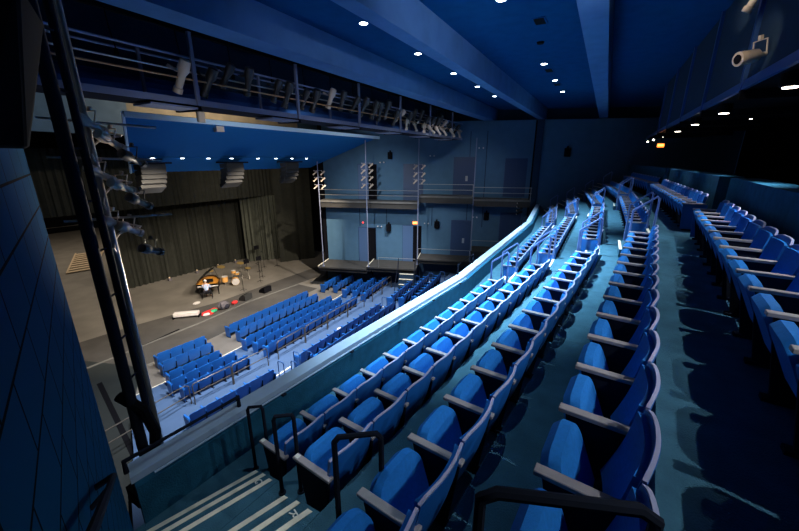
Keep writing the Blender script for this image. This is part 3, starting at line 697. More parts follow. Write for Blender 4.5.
# ------------------------------------------------------------------ curtains
def curtain(name, pts, z0, z1, fold, amp, m, label):
    mb = MB(); P = []
    for i in range(len(pts)-1):
        a, b = Vector((*pts[i], 0)), Vector((*pts[i+1], 0)); L = (b-a).length; n = max(4, int(L/fold*6)); d = (b-a)/L; nn = Vector((-d.y, d.x, 0))
        for k in range(n):
            s_ = k/n*L; ph = s_/fold*2*PI
            P.append(a+d*s_+nn*amp*(math.sin(ph)+.4*math.sin(ph*2.3+1)))
    lo = [mb.bm.verts.new((p.x, p.y, z0)) for p in P]; hi = [mb.bm.verts.new((p.x, p.y, z1)) for p in P]
    lo2 = [mb.bm.verts.new((p.x, p.y+.03, z0)) for p in P]; hi2 = [mb.bm.verts.new((p.x, p.y+.03, z1)) for p in P]
    for i in range(len(P)-1):
        mb.bm.faces.new((lo[i], lo[i+1], hi[i+1], hi[i])); mb.bm.faces.new((lo2[i+1], lo2[i], hi2[i], hi2[i+1]))
        mb.bm.faces.new((lo[i+1], lo[i], lo2[i], lo2[i+1]))
    return tag(build(name, mb, m, smooth=True), label, 'curtain')
curtain('stage_curtain', [(11.4, 31.0), (24.9, 30.6)], -9.65, -1.6, .45, .10, 'curtain', 'wide black pleated curtain across the back of the stage')
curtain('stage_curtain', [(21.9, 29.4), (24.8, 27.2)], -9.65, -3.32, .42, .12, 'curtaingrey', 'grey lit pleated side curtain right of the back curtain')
curtain('stage_curtain', [(23.4, 26.4), (26.4, 24.6)], -9.65, 0.0, .9, .05, 'curtain', 'smooth black side curtain beside the far gallery wall')
curtain('curtain_border', [(7.0, 28.2), (26.5, 27.6)], -3.3, 0.6, .40, .05, 'curtain', 'dark pleated border curtain hanging below the reflector')
curtain('curtain_border', [(2.0, 24.0), (6.8, 28.0)], -2.8, -0.2, 1.2, .03, 'curtain', 'dark flat border curtain at the left behind the near tower')
# pale pipes and the slatted ramp at the left of the stage
for j, (za, zb) in enumerate(((-7.25, 'upper'), (-8.72, 'lower'))):
    tag(build('rail_pipe', MB().tube([(15.5, 63.0, -9.65), (15.5, 63.0, za), (22.0, 63.0, za-.05), (22.0, 63.0, -9.65)], .10, 8), 'steel'), '%s of two pale pipes crossing the dark left of the stage' % zb, 'pipe')
t = thing('slatted_ramp', 'pale slatted wooden frame lying on the stage floor at the far left', 'frame', (13.5, 43, -9.65))
ra, rb_ = Vector((11.5, 39.8, -9.65)), Vector((13.3, 39.4, -9.65)); rc, rd = Vector((14.9, 47.6, -9.65)), Vector((17.2, 47.0, -9.65))
for i in range(9):
    f0, f1 = i/9, i/9+.06
    q = [ra.lerp(rc, f0), rb_.lerp(rd, f0), rb_.lerp(rd, f1), ra.lerp(rc, f1)]
    build('slat', MB().hull([p+Vector((0,0,.06)) for p in q]+[p+Vector((0,0,.12)) for p in q]), 'wood', t)
build('side_rail', MB().tube([ra+Vector((0,0,.08)), rc+Vector((0,0,.08))], .08, 6), 'wood', t); build('side_rail', MB().tube([rb_+Vector((0,0,.08)), rd+Vector((0,0,.08))], .08, 6), 'wood', t)

# ------------------------------------------------------------------ far side galleries
UP = [(12.0, 15.7, -2.88), (8.36, 12.0, -2.88), (4.65, 8.36, -2.42), (0.95, 4.65, -2.58)]
LO = [(12.0, 15.75, -7.68, 2.1), (8.36, 12.0, -7.5, 2.1), (4.65, 8.36, -6.85, 1.6), (0.95, 4.65, -6.1, 1.6)]
BN = ['nearest the stage', 'second from the stage', 'third from the stage', 'nearest the balcony']
def fbox(s0, s1, t0, t1, z0, z1):
    return MB().prism([tuple(FWp(s, t)[:2]) for s, t in ((s0, t0), (s1, t0), (s1, t1), (s0, t1))], max(z0*KW, -9.66), z1*KW)
for i, (s0, s1, z) in enumerate(UP):
    gl = thing('upper_gallery', 'railed upper gallery deck on the far wall, bay %s' % BN[i], 'gallery', tuple(FWp((s0+s1)/2, .6, z-.45)))
    build('deck', fbox(s0+.01, s1-.01, 0.01, 1.25, z-.12, z), 'deck', gl)
    build('fascia', fbox(s0+.01, s1-.01, 1.05, 1.15, z-.5, z-.12), 'deckdark', gl)
    for dz in (.42, .78): build('rail', MB().tube([FWp(s0, 1.22, z+dz), FWp(s1, 1.22, z+dz)], .022, 6), 'steel', gl)
    build('rail_post', MB().tube([FWp(s0+.05, 1.22, z), FWp(s0+.05, 1.22, z+.8)], .02, 6), 'steel', gl)
for i, (s0, s1, z, dp) in enumerate(LO):
    gl = thing('lower_gallery', 'low grey platform at the foot of the far wall, bay %s' % BN[i], 'platform', tuple(FWp((s0+s1)/2, 1, -9.6)))
    build('deck', fbox(s0+.01, s1-.01, 0.01, dp, z-.10, z), 'deckdark', gl)
    build('apron_board', fbox(s0+.01, s1-.01, dp-.3, dp-.2, z-.38, z-.10), 'deckdark', gl)
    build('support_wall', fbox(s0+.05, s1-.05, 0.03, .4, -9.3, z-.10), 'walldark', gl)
    if i: build('rail', MB().tube([FWp(s0+.05, dp-.05, z), FWp(s0+.05, dp-.05, z+.75), FWp(s1-(.9 if i == 1 else .05), dp-.05, z+.75), FWp(s1-(.9 if i == 1 else .05), dp-.05, z)], .02, 6), 'steel', gl)
    if i < 3: build('edge_bar', MB().tube([FWp(s1-.05, .1, z+.05), FWp(s1-.05, dp, z+.05)], .035, 6), 'strip', gl)
# steps up to the lower platform
t = thing('gallery_steps', 'small dark stairs with cream edges below the lit exit sign doorway', 'steps', tuple(FWp(8.95, 3, -9.43)))
for i in range(6):
    z = -7.5-.32*(i+1)
    q = build('step', fbox(8.45, 9.55, 2.1+.22*i, 2.1+.22*(i+1), -9.6, z), 'walldark', t)
    build('nosing_strip', fbox(8.5, 9.5, 2.1+.22*(i+1)-.09, 2.1+.22*(i+1)+.01, z-.02, z+.015), 'strip', q)
build('handrail', MB().tube([FWp(9.6, 2.2, -7.5), FWp(9.6, 2.2, -6.7), FWp(9.6, 3.7, -8.5), FWp(9.6, 3.7, -9.4)], .02, 6), 'darkmetal', t)
build('handrail', MB().tube([FWp(8.4, 2.2, -7.5), FWp(8.4, 2.2, -6.7), FWp(8.4, 3.7, -8.5), FWp(8.4, 3.7, -9.4)], .02, 6), 'darkmetal', t)
# doors: (s0, s1, z0, z1)
def s_of(x): return (26.2-x)/math.sin(S)
dn = 0
def door(s0, s1, z0, z1, leaf, handle=True, dark=False):
    global dn; dn += 1
    fr = struct('door_%d' % dn, fbox(s0, s1, 0.0, .035, z0, z1), 'door')
    fr['_o'] = tuple(fr.location)
    if leaf == 'open':        # doorway whose leaf has its light put into a paler colour
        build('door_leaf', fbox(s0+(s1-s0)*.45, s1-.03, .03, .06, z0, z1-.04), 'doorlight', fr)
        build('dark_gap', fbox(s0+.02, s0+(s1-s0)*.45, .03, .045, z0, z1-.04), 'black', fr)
    else:
        m_ = (s0+s1)/2
        build('door_leaf', fbox(s0+.04, m_-.01, .03, .06, z0, z1-.05), 'door' , fr)
        build('door_leaf', fbox(m_+.01, s1-.04, .03, .06, z0, z1-.05), 'door', fr)
        if handle: build('push_plate', fbox(m_-.28, m_-.12, .06, .075, z0+.95, z0+1.3), 'steel', fr)
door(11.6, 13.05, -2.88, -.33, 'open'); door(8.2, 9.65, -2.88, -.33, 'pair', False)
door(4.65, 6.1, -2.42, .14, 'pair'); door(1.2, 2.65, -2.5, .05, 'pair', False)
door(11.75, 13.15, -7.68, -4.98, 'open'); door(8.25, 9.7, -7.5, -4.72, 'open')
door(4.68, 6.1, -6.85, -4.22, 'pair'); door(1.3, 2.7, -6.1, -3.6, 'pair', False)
# vertical conduit lines / trims on the wall
for i, s in enumerate((12.98, 10.9, 7.5, 5.0, 3.9)):
    struct('trim_%d' % (9+i), fbox(s, s+.05, 0, .03, -4.7 if i else -4.9, -3.4 if i < 3 else 1.8), 'walldark')
# wall speakers
def wall_speaker(s, z, label, sc=1.0):
    t = thing('wall_speaker', label, 'loudspeaker', tuple(FWp(s, .2, z))); zk = z*KW
    build('cabinet', MB().prism([tuple(FWp(s+a*sc, b*sc)[:2]) for a, b in ((-.2, .08), (.2, .08), (.14, .36), (-.14, .36))], zk, zk+.55*sc).bevel(.02, 1), 'black', t)
    build('bracket', fbox(s-.05, s+.05, 0, .1, z+.5*sc, z+.66*sc), 'black', t)
wall_speaker(10.75, -5.2, 'black wall speaker between the two left lower doorways')
wall_speaker(7.15, -4.85, 'black wall speaker left of the lower double door', .95)
wall_speaker(3.65, -4.15, 'black wall speaker right of the lower double door')
wall_speaker(10.6, 0.0, 'dim wall speaker high between the upper doorways', .9)
wall_speaker(-1.2, 0.15, 'black wall speaker on the far wall above the balcony rows', 1.0)
for i, (s, z, l) in enumerate(((11.45, -4.9, 'below the left end of the upper gallery'), (7.9, -4.55, 'right of the lit exit sign'), (4.45, -4.0, 'right of the lower double door'), (11.2, -.25, 'left of the upper middle doorway'), (7.6, .2, 'right of the upper middle doorway'), (4.3, .7, 'above the right upper double door'))):
    t = thing('emergency_light', 'twin white emergency lamps on the far wall, %s' % l, 'lamp', tuple(FWp(s, .1, z)), 0, 'twin emergency lamps')
    build('case', fbox(s-.06, s+.06, 0, .08, z-.05, z+.05), 'wall', t)
    for d in (-.14, .14): build('lamp_head', MB().ball(FWp(s+d, .1, z+.02), .055, 8), 'white', t)
# exit signs
def exit_sign(p, d, n, label, w_=.36, h_=.2):
    t = thing('exit_sign', label, 'sign', tuple(p))
    a = Vector(d).normalized(); nn = Vector(n).normalized()
    q = [p+a*x+nn*y+Vector((0,0,z)) for z in (0, h_) for x, y in ((-w_/2, 0), (w_/2, 0), (w_/2, .05), (-w_/2, .05))]
    build('box', MB().hull(q), 'exit', t)
    ang = math.atan2(a.y, a.x)
    text_mesh('lettering', 'EXIT', w_*.40, 'exitletters', t, p+nn*.053+Vector((0,0,h_/2)), (PI/2, 0, ang), .002)
exit_sign(FWp(8.75, .05, -4.62), (math.sin(S), -math.cos(S), 0), (-math.cos(S), -math.sin(S), 0), 'lit orange exit sign over the lower doorway beside the small stairs')
exit_sign(Vector((22.0, -2.15, 0.55)), (0, -1, 0), (-1, 0, 0), 'lit orange exit sign in the dark rear corner above the last seats', .28, .17)
build('hanger', MB().tube([(22.03, -2.15, .85), (22.03, -2.15, 1.18)], .02, 6), 'black', bpy.data.objects['exit_sign.001'])
tag(build('red_lamp', MB().ball(FWp(12.75, .08, -4.62), .07, 8), 'redlamp'), 'small red indicator lamp above the left lower doorway', 'lamp')

# ------------------------------------------------------------------ lower floor rails
def floor_rail(x0, x1, y, z, label, n=1):
    t = thing('floor_rail', label, 'railing', ((x0+x1)/2, y, z))
    def P(x, zz): return (x, y+HG(x), zz)
    build('top_rail', MB().tube([P(x0, z), P(x0, z+.86), P(x0+.08, z+.93), P(x1-.08, z+.93), P(x1, z+.86), P(x1, z)], .024, 8), 'railbrown', t, smooth=True)
    build('mid_rail', MB().tube([P(x0, z+.5), P(x1, z+.5)], .02, 8), 'railbrown', t)
for i, (a, b) in enumerate(((10.5, 12.4), (12.4, 14.2), (14.2, 16.1), (16.1, 17.9))):
    floor_rail(a+.03, b-.03, 12.72, -9.43, 'grey two-bar railing behind the fifth floor row, %s section of the middle block' % ORD[i])
floor_rail(6.5, 8.1, 12.72, -9.43, 'grey two-bar railing behind the left block, left section'); floor_rail(8.15, 9.9, 12.72, -9.43, 'grey two-bar railing behind the left block, right section')
floor_rail(18.9, 20.4, 12.72, -9.43, 'grey two-bar railing behind the right block, left section'); floor_rail(20.45, 22.0, 12.72, -9.43, 'grey two-bar railing behind the right block, right section')
t = thing('floor_rail', 'long pale two-bar rail left of the left seat block near the tower', 'railing', (5, 13.3, -9.43))
build('top_rail', MB().tube([(3.2, 13.1, -8.55), (6.35, 13.25, -8.55), (6.45, 13.2, -8.62), (6.45, 13.2, -9.43)], .022, 8), 'railbrown', t); build('mid_rail', MB().tube([(3.2, 13.05, -9.0), (6.4, 13.2, -9.0)], .02, 8), 'railbrown', t)
for i, (x, y, z, l) in enumerate(((10.0, 10.9, -9.13, 'beside the sixth row, left'), (10.0, 10.1, -8.88, 'beside the seventh row, left'), (9.1, 10.9, -9.13, 'at the right end of the left sixth row'), (9.1, 10.1, -8.88, 'near the parapet by the left block'),
      (17.5, 10.9, -9.13, 'at the right end of the middle sixth row'), (22.3, 11.0, -9.13, 'far end of the sixth row'), (22.7, 10.1, -8.88, 'far end of the seventh row'), (22.7, 9.2, -8.63, 'far end of the eighth row'))):
    t = thing('step_rail', 'small blue loop rail, %s' % l, 'railing', (x, y, z), 0, 'small loop rails on the lower floor')
    build('loop', MB().tube([(x, y-.17, z), (x, y-.17, z+.82), (x, y-.13, z+.88), (x, y+.13, z+.88), (x, y+.17, z+.82), (x, y+.17, z)], .022, 8), 'bluemetal', t)
# cream edges in the floor aisles
for i, (x0, x1, y, z) in enumerate(((9.45, 10.2, 14.75, -9.58), (9.5, 10.1, 13.95, -9.52), (17.7, 18.6, 14.75, -9.58), (17.7, 18.6, 13.95, -9.52), (9.0, 10.0, 11.3, -9.13), (9.0, 10.0, 10.5, -8.88), (17.3, 18.0, 11.3, -9.13), (17.3, 18.0, 10.5, -8.88), (22.4, 23.2, 10.6, -8.88), (22.4, 23.2, 9.7, -8.63), (22.4, 23.2, 11.5, -9.13))):
    struct('trim_%d' % (20+i), MB().box(x0, x1, y+HG(x0)-.03, y+HG(x0)+.05, z-.01, z+.012), 'strip')
struct('floor', MB().prism([(-1, 2.6), (2.4, 2.6), (2.6, 8.4), (5.4, 15.5), (7.0, 18.3), (5.5, 22.5), (2, 22.5)], -9.66, -9.64), 'sidefloor')  # dark patch: shading by the near gallery put into the floor colour
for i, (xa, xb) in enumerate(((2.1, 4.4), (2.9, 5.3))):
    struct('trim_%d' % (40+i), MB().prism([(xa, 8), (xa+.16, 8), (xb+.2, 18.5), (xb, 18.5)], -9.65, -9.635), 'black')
tag(build('white_disc', MB().lathe([(.22, 0), (.22, .02)], 16, Matrix.Translation((14.6, 12.1, -9.43))), 'white'), 'small bright white disc on the blue cross-aisle carpet', 'disc')

# ------------------------------------------------------------------ the stage: piano, pianist, drums, bits
FZ = -9.65
def xf(cx, cy, rz): return Matrix.Translation((cx, cy, FZ)) @ Matrix.Rotation(rz, 4, 'Z')
rp = math.radians(-44)             # keyboard runs along local x; pianist at local -y
pcx, pcy = 14.45, 24.2
PT = thing('grand_piano', 'black grand piano with raised lid and golden inside on the stage', 'piano', (pcx, pcy, FZ), rp)
case = [(-.75, 0), (.75, 0), (.75, .55), (.70, 1.0), (.45, 1.35), (.30, 1.75), (.02, 2.05), (-.35, 2.1), (-.65, 1.9), (-.75, 1.5)]
build('case', MB().prism(case, .62, .66), 'gloss', PT, local=True)
rim = MB()
for i in range(len(case)):
    a, b = Vector((*case[i], 0)), Vector((*case[(i+1) % len(case)], 0))
    if i == 0: continue
    n = Vector((-(b-a).y, (b-a).x, 0)).normalized()*.04
    rim.prism([tuple(a[:2]), tuple(b[:2]), tuple((b+n)[:2]), tuple((a+n)[:2])], .64, .98)
build('rim', rim, 'gloss', PT, local=True)
build('soundboard', MB().prism([(x*.93, .3+y*.83) for x, y in case], .82, .86), 'gold', PT, local=True)
build('keyboard', MB().box(-.68, .68, -.02, .15, .70, .74), 'white', PT, local=True)
build('key_bed', MB().box(-.75, .75, -.05, .2, .62, .70), 'gloss', PT, local=True)
build('music_desk', MB().box(-.35, .35, .32, .34, .95, 1.2), 'gloss', PT, local=True)
lidm = Matrix.Translation((-.75, 0, .98)) @ Matrix.Rotation(-math.radians(38), 4, 'Y') @ Matrix.Translation((.75, 0, 0))
lb = MB(); lp = [p for p in case if p[1] > .4]; lp = [(-.75, .45), (.75, .45)]+[p for p in case if p[1] > .5]
vb = [lb.bm.verts.new(lidm @ Vector((x, y, 0))) for x, y in lp]; vt = [lb.bm.verts.new(lidm @ Vector((x, y, .03))) for x, y in lp]
lb.bm.faces.new(vb[::-1]); lb.bm.faces.new(vt)
for i in range(len(lp)): j = (i+1) % len(lp); lb.bm.faces.new((vb[i], vb[j], vt[j], vt[i]))
build('lid', lb, 'gloss', PT, local=True)
build('lid_prop', MB().tube([(.68, .8, .9), (.42, .8, 1.8)], .012, 6), 'gloss', PT, local=True)
for x, y in ((-.62, .25), (.62, .25), (-.3, 1.75)): build('leg', MB().lathe([(.05, 0), (.04, .1), (.07, .62)], 10, Matrix.Translation((x, y, 0))), 'gloss', PT, local=True)
Rz = Matrix.Rotation(rp, 4, 'Z')
def pl(x, y, z=0): v = Rz @ Vector((x, y, 0)); return Vector((pcx+v.x, pcy+v.y, FZ+z))
bp = pl(0, -.55)
BT = thing('piano_bench', 'small black bench under the pianist', 'bench', tuple(bp), rp)
build('bench_seat', MB().box(-.38, .38, -.17, .17, .42, .48), 'gloss', BT, local=True)
for x in (-.33, .33):
    for y in (-.12, .12): build('leg', MB().box(x-.02, x+.02, y-.02, y+.02, 0, .42), 'gloss', BT, local=True)
# pianist: one skinned body
def skin_body(name, joints, edges, m, parent, loc=(0,0,0)):
    me = bpy.data.meshes.new(name); me.from_pydata([Vector(j[0]) for j in joints], edges, []); me.materials.append(M[m])
    o = bpy.data.objects.new(name, me); C.objects.link(o)
    o.modifiers.new('skin', 'SKIN'); 
    o.modifiers['skin'].use_smooth_shade = True
    me.skin_vertices.new() if not me.skin_vertices else None
    for i, j in enumerate(joints):
        sv = me.skin_vertices[0].data[i]; sv.radius = (j[1], j[1]) if not isinstance(j[1], tuple) else j[1]; sv.use_root = (i == 0)
    sb = o.modifiers.new('sub', 'SUBSURF'); sb.levels = 1; sb.render_levels = 1
    bpy.context.view_layer.update()
    me2 = bpy.data.meshes.new_from_object(o.evaluated_get(bpy.context.evaluated_depsgraph_get())); 
    me2.materials.clear(); me2.materials.append(M[m])
    bpy.data.objects.remove(o)
    for p in me2.polygons: p.use_smooth = True
    o = bpy.data.objects.new(name, me2); C.objects.link(o)
    if parent: o.parent = parent
    return o
person = thing('person', 'white-haired person in a pale blue shirt seated playing the piano', 'person', tuple(bp), rp)
J = [((0,0,.56),(.15,.12)), ((0,.01,.75),(.14,.10)), ((0,.03,.95),(.16,.10)), ((0,.05,1.07),(.10,.08)), ((0,.07,1.15),.05), ((0,.10,1.24),(.07,.085)), ((0,.10,1.34),(.065,.08)),
     ((-.19,.05,1.02),.055), ((-.25,.12,.80),.042), ((-.20,.36,.80),.032), ((-.19,.44,.80),.02),
     ((.19,.05,1.02),.055), ((.25,.12,.80),.042), ((.20,.36,.80),.032), ((.19,.44,.80),.02),
     ((-.10,.03,.54),.085), ((-.14,.42,.52),.06), ((-.14,.44,.08),.04), ((-.14,.60,.04),.035),
     ((.10,.03,.54),.085), ((.14,.42,.52),.06), ((.14,.44,.08),.04), ((.14,.60,.04),.035)]
Ed = [(0,1),(1,2),(2,3),(3,4),(4,5),(5,6),(2,7),(7,8),(8,9),(9,10),(2,11),(11,12),(12,13),(13,14),(0,15),(15,16),(16,17),(17,18),(0,19),(19,20),(20,21),(21,22)]
body = skin_body('body', J, Ed, 'skin', person)
sh = skin_body('shirt', [((0,0,.56),(.17,.14)), ((0,.01,.75),(.16,.12)), ((0,.03,.95),(.18,.12)), ((0,.045,1.09),(.09,.08)), ((-.20,.05,1.02),.07), ((-.26,.12,.80),.055), ((-.21,.32,.80),.045), ((.20,.05,1.02),.07), ((.26,.12,.80),.055), ((.21,.32,.80),.045)],
     [(0,1),(1,2),(2,3),(2,4),(4,5),(5,6),(2,7),(7,8),(8,9)], 'shirt', person)
tr = skin_body('trousers', [((0,0,.55),(.16,.11)), ((-.11,.03,.54),.10), ((-.14,.42,.52),.075), ((-.14,.44,.12),.055), ((.11,.03,.54),.10), ((.14,.42,.52),.075), ((.14,.44,.12),.055)], [(0,1),(1,2),(2,3),(0,4),(4,5),(5,6)], 'trousers', person)
build('hair', MB().ball((0, .08, 1.335), .098, 12, (.95, 1.05, .95)), 'hair', person, local=True, smooth=True)
build('shoe', MB().box(-.18, -.10, .40, .66, .0, .07).bevel(.02, 1), 'black', person, local=True); build('shoe', MB().box(.10, .18, .40, .66, .0, .07).bevel(.02, 1), 'black', person, local=True)
# drums
def drum(name, label, x, y, z, r, h, m='drum', tilt=None, legs=True):
    t = thing(name, label, 'drum', (x, y, FZ), 0)
    mx = Matrix.Translation((x, y, FZ+z)) @ (tilt or Matrix())
    build('shell', MB().lathe([(r, 0), (r, h)], 20, mx), m, t, smooth=True)
    build('head', MB().lathe([(r*.96, h), (r*.96, h+.01)], 20, mx), 'white', t)
    build('hoop', MB().lathe([(r*1.04, h-.03), (r*1.04, h), (r*.97, h), (r*.97, h-.03)], 20, mx), 'brass', t)
    if legs:
        for k in range(3):
            a = k*2*PI/3; build('leg', MB().tube([(x+r*.8*math.cos(a), y+r*.8*math.sin(a), FZ+z+.1), (x+r*1.1*math.cos(a), y+r*1.1*math.sin(a), FZ)], .014, 6), 'steel', t)
    return t
tl = Matrix.Rotation(math.radians(90), 4, 'X') @ Matrix.Rotation(0, 4, 'Z')
face = Matrix.Rotation(math.radians(-32), 4, 'Z') @ Matrix.Rotation(math.radians(90), 4, 'X')
drum('bass_drum', 'amber bass drum with white head facing the seats', 17.1, 24.75, .30, .29, .36, 'drum', face)
drum('floor_tom', 'amber floor tom left of the bass drum', 16.6, 25.35, .25, .24, .42)
drum('snare_drum', 'small amber snare drum behind the bass drum', 17.9, 25.6, .45, .2, .16)
drum('rack_tom', 'small amber tom above the bass drum', 17.35, 25.2, .78, .17, .22, 'drum', None, True)
drum('conga', 'dark amber hand drum between the piano and the drum kit', 15.9, 26.2, .1, .2, .6)
for i, (x, y, z, r, l) in enumerate(((17.0, 26.2, 1.25, .30, 'left above the drum kit'), (18.3, 25.5, 1.35, .28, 'right above the drum kit'), (18.5, 24.9, .95, .22, 'low at the right of the drum kit'), (16.3, 26.6, 1.05, .24, 'behind the hand drum'))):
    t = thing('cymbal', 'brass cymbal on a stand, %s' % l, 'cymbal', (x, y, FZ), 0, 'cymbals of the drum kit')
    build('plate', MB().lathe([(r, 0), (.05, .03), (.02, .05)], 20, Matrix.Translation((x, y, FZ+z)) @ Matrix.Rotation(.25, 4, 'X')), 'brass', t)
    build('stand', MB().tube([(x, y, FZ), (x, y, FZ+z)], .014, 6), 'steel', t)
    for k in range(3): a = k*2.1; build('leg', MB().tube([(x, y, FZ+.3), (x+.22*math.cos(a), y+.22*math.sin(a), FZ)], .01, 6), 'steel', t)
for i, (x, y, h, top, l) in enumerate(((22.0, 28.0, 1.5, 1, 'black music stand near the grey side curtain'), (20.2, 25.6, 1.2, 1, 'black music stand right of the drum kit'), (21.3, 26.3, 1.5, 0, 'thin microphone stand right of the music stand'), (19.3, 24.2, 1.5, 0, 'thin microphone stand in front of the music stand'),
        (22.2, 25.6, 1.4, 0, 'thin microphone stand farthest right on stage'), (16.4, 22.9, 1.5, 0, 'thin microphone stand behind the left monitor wedge'), (18.4, 23.4, 1.5, 0, 'thin microphone stand behind the right monitor wedge'), (19.9, 26.9, .8, 1, 'low music stand behind the drum kit'))):
    t = thing('music_stand' if top else 'microphone_stand', l, 'stand', (x, y, FZ))
    build('pole', MB().tube([(x, y, FZ+.05), (x, y, FZ+h)], .016, 6), 'black', t)
    for k in range(3): a = k*2.1; build('leg', MB().tube([(x, y, FZ+.15), (x+.28*math.cos(a), y+.28*math.sin(a), FZ)], .013, 6), 'black', t)
    if top: build('desk', MB().box(x-.27, x+.27, y-.02, y+.0, FZ+h-.1, FZ+h+.28), 'black', t)
    else: build('microphone', MB().tube([(x, y, FZ+h), (x-.12, y+.1, FZ+h+.08)], .022, 6), 'black', t)
for i, (x, y, rz, l) in enumerate(((15.3, 21.25, .2, 'left of two black monitor wedges on the stage edge'), (17.05, 21.25, .1, 'right of two black monitor wedges on the stage edge'))):
    t = thing('monitor_wedge', l, 'loudspeaker', (x, y, FZ), rz)
    mb = MB(); pr = [(-.28, 0), (.28, 0), (.28, .18), (-.1, .42), (-.28, .42)]
    a_ = [mb.bm.verts.new((-.36, p, q)) for p, q in pr]; b_ = [mb.bm.verts.new((.36, p, q)) for p, q in pr]
    mb.bm.faces.new(a_); mb.bm.faces.new(b_[::-1])
    for k in range(5): mb.bm.faces.new((a_[k], b_[k], b_[(k+1) % 5], a_[(k+1) % 5]))
    build('cabinet', mb, 'array' if i == 0 else 'black', t, local=True)
    build('grille', MB().hull([Vector(p) for p in ((-.3,.27,.22),(.3,.27,.22),(.3,-.06,.42),(-.3,-.06,.42),(-.3,.28,.235),(.3,.28,.235),(.3,-.05,.435),(-.3,-.05,.435))]), 'black', t, local=True)
t = thing('covered_case', 'long white covered case on the stage floor left of the piano', 'case', (11.45, 21.95, FZ), math.radians(-46))
build('cover', MB().box(-.72, .72, -.2, .2, .12, .36).bevel(.04, 2), 'white', t, local=True)
build('end_block', MB().box(-.76, -.68, -.22, .22, 0, .14), 'black', t, local=True); build('end_block', MB().box(.68, .76, -.22, .22, 0, .14), 'black', t, local=True)
t = thing('cloth_pile', 'crumpled pile of red, green and white cloth on the stage edge', 'cloth', (12.4, 21.2, FZ))
for x, y, z, m, sx in ((0, 0, .08, 'red', .45), (.3, -.1, .14, 'green', .3), (.45, .1, .12, 'red', .3), (-.15, -.12, .1, 'white', .28)):
    build('cloth', MB().ball((12.4+x, 21.2+y, FZ+z), sx, 8, (1, .7, .35)), m, t)
t = thing('backpack', 'dark grey backpack slumped on the stage edge beside the cloth', 'bag', (13.45, 21.15, FZ))
build('bag_body', MB().ball((13.45, 21.15, FZ+.26), .38, 12, (1.1, .8, .75)), 'bag', t, smooth=True)
build('pocket', MB().ball((13.55, 20.9, FZ+.18), .2, 10, (1.1, .7, .8)), 'trousers', t, smooth=True)
build('strap', MB().tube([(13.2, 21.0, FZ+.5), (13.1, 20.8, FZ+.3), (13.15, 20.8, FZ+.1)], .025, 6), 'trousers', t)
tag(build('red_bag', MB().ball((14.35, 21.2, FZ+.12), .2, 8, (1.2, .9, .6)), 'red'), 'small red and white bag right of the backpack', 'bag')
tag(build('white_bag', MB().ball((13.0, 23.4, FZ+.1), .2, 8, (1.4, .8, .5)), 'white'), 'small pale bundle on the floor left of the pianist', 'bundle')
for i, (x, y) in enumerate(((14.95, 30.2), (17.3, 30.2), (19.3, 30.15), (21.1, 30.1))):
    t = thing('floor_light', 'small floor lamp at the foot of the back curtain, %s from the left' % ORD[i], 'lamp', (x, y, FZ), 0, 'floor lamps at the curtain')
    build('housing', MB().box(x-.12, x+.12, y-.1, y+.1, FZ, FZ+.22), 'bag', t); build('lamp', MB().ball((x, y, FZ+.26), .07, 8), 'wood', t)
tag(build('floor_cable', MB().tube([(x, 20.55-.12*math.sin(x), FZ+.03) for x in (7.8, 8.3, 8.9, 9.6, 10.2)], .03, 6), 'black'), 'black cable lying across the apron at the left', 'cable')

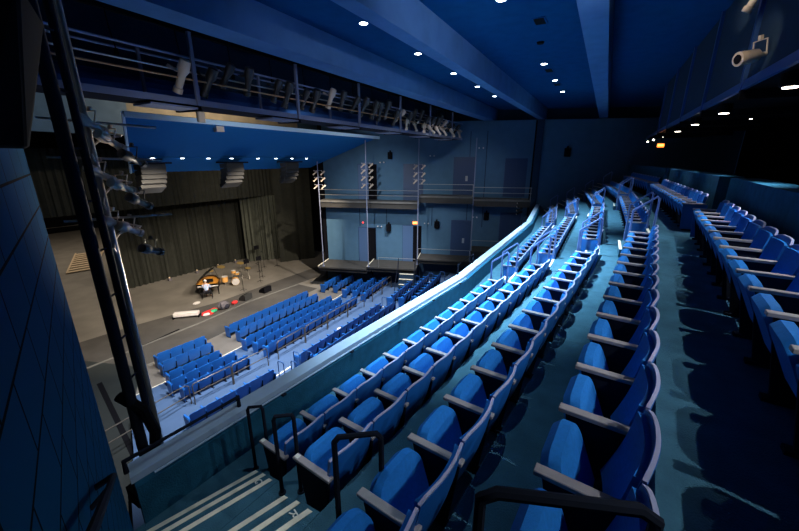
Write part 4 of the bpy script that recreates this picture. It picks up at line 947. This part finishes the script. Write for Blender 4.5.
# ------------------------------------------------------------------ rear bridge, its lamps
BY, BZ0, BZ1 = -1.87, 1.16, 3.29
t = thing('rear_bridge', 'dark overhead rear bridge with mesh panels above the last seats', 'bridge', (12, -2.5, BZ0))
build('front_beam', MB().box(0.4, 27, BY-.06, BY+.0, BZ0, BZ0+.14), 'bluemetal', t)
build('floor_deck', MB().box(0.4, 27, -4.6, BY-.06, BZ0+.02, BZ0+.1), 'black', t)
for i in range(7):
    x = 2.7+3.12*i
    build('post', MB().box(x-.05, x+.05, BY-.08, BY+.02, BZ0, BZ1), 'bluemetal', t)
    if i < 6: build('mesh_panel', MB().box(x+.07, x+3.03, BY-.05, BY-.035, BZ0+.16, BZ1-.03), 'walldark', t)
    build('cross_beam', MB().box(x-.06, x+.06, -4.6, BY, BZ0-.16, BZ0), 'black', t)
for i, (x, e) in enumerate(((1.5, 130), (4.5, 140), (7.55, 170), (11.0, 160), (14.1, 120), (17.2, 100))):
    t = thing('bridge_downlight', 'round can downlight under the rear bridge, %s from the camera' % ORD[i], 'light', (x, -2.12, .98), 0, 'can lights under the rear bridge')
    build('can', MB().lathe([(.11, 0), (.13, .02), (.13, .18), (.07, .2)], 16, Matrix.Translation((x, -2.12, .98))), 'black', t)
    build('lens', MB().lathe([(.09, -.012), (.09, -.002)], 16, Matrix.Translation((x, -2.12, .98))), 'warmbulb', t)
    spot('bridge_beam', (x, -2.12, .93), (x-.1, -0.75, -1.8), e*1.1, (.85, .95, 1.0), 92, .6, .02)
for i, (x, e) in enumerate(((3.0, 60), (7.4, 60), (12.9, 40))):
    t = thing('rear_downlight', 'small round lamp far under the rear bridge, %s from the camera' % ORD[i], 'light', (x, -3.05, .98), 0, 'small lamps at the back of the rear bridge')
    build('can', MB().lathe([(.05, .0), (.05, .19)], 12, Matrix.Translation((x, -3.05, .99))), 'black', t)
    build('lens', MB().lathe([(.03, -.012), (.03, -.002)], 12, Matrix.Translation((x, -3.05, .99))), 'warmbulb', t)
    spot('rear_beam', (x, -3.03, .96), (x, -0.45, -1.62), e*2, (.90, .96, 1.0), 36, .5, .02)
lantern('spotlight', 'pale metal profile spotlight mounted on the rear bridge, pointing left', (8.05, BY+.10, 1.78), (-.55, 1, -.22), None, 'lampbody_lit', 1.0, 'stage light', [(.03,-.36),(.03,-.1),(.035,-.02),(.095,.05),(.10,.22),(.105,.23),(.105,.32)])
t = lantern('spotlight', 'bright small spotlight high on the rear bridge at the top right', (9.6, BY+.12, 2.95), (.25, .35, -.8), None, 'lampbody_lit', 1.0)
spot('rear_fill', (6.6, -0.9, 1.9), (8.2, -1.7, 1.7), 60, WARM, 34, .6, .05)  # lamps without fixtures, added to brighten the spotlight bodies
spot('rear_fill', (8.6, -0.9, 2.9), (9.6, -1.7, 2.85), 60, WARM, 34, .6, .05)
# small lamp points in the far rear corner
for i, (x, y, z) in enumerate(((22.0, -1.82, .90), (22.8, -1.66, .84), (22.4, -2.2, 1.06))):
    tag(build('far_lamp', MB().ball((x, y, z), .04, 8), 'warmbulb'), 'tiny lit lamp in the far rear corner, %s toward the wall' % ORD[i], 'light', 'tiny lamps in the rear corner')

# ------------------------------------------------------------------ lift everything so the pit floor is the ground
for o in list(bpy.context.scene.objects):
    if '_o' in o: del o['_o']
    if o.parent is None and o.type in ('MESH', 'EMPTY'): o.location.z += CZ
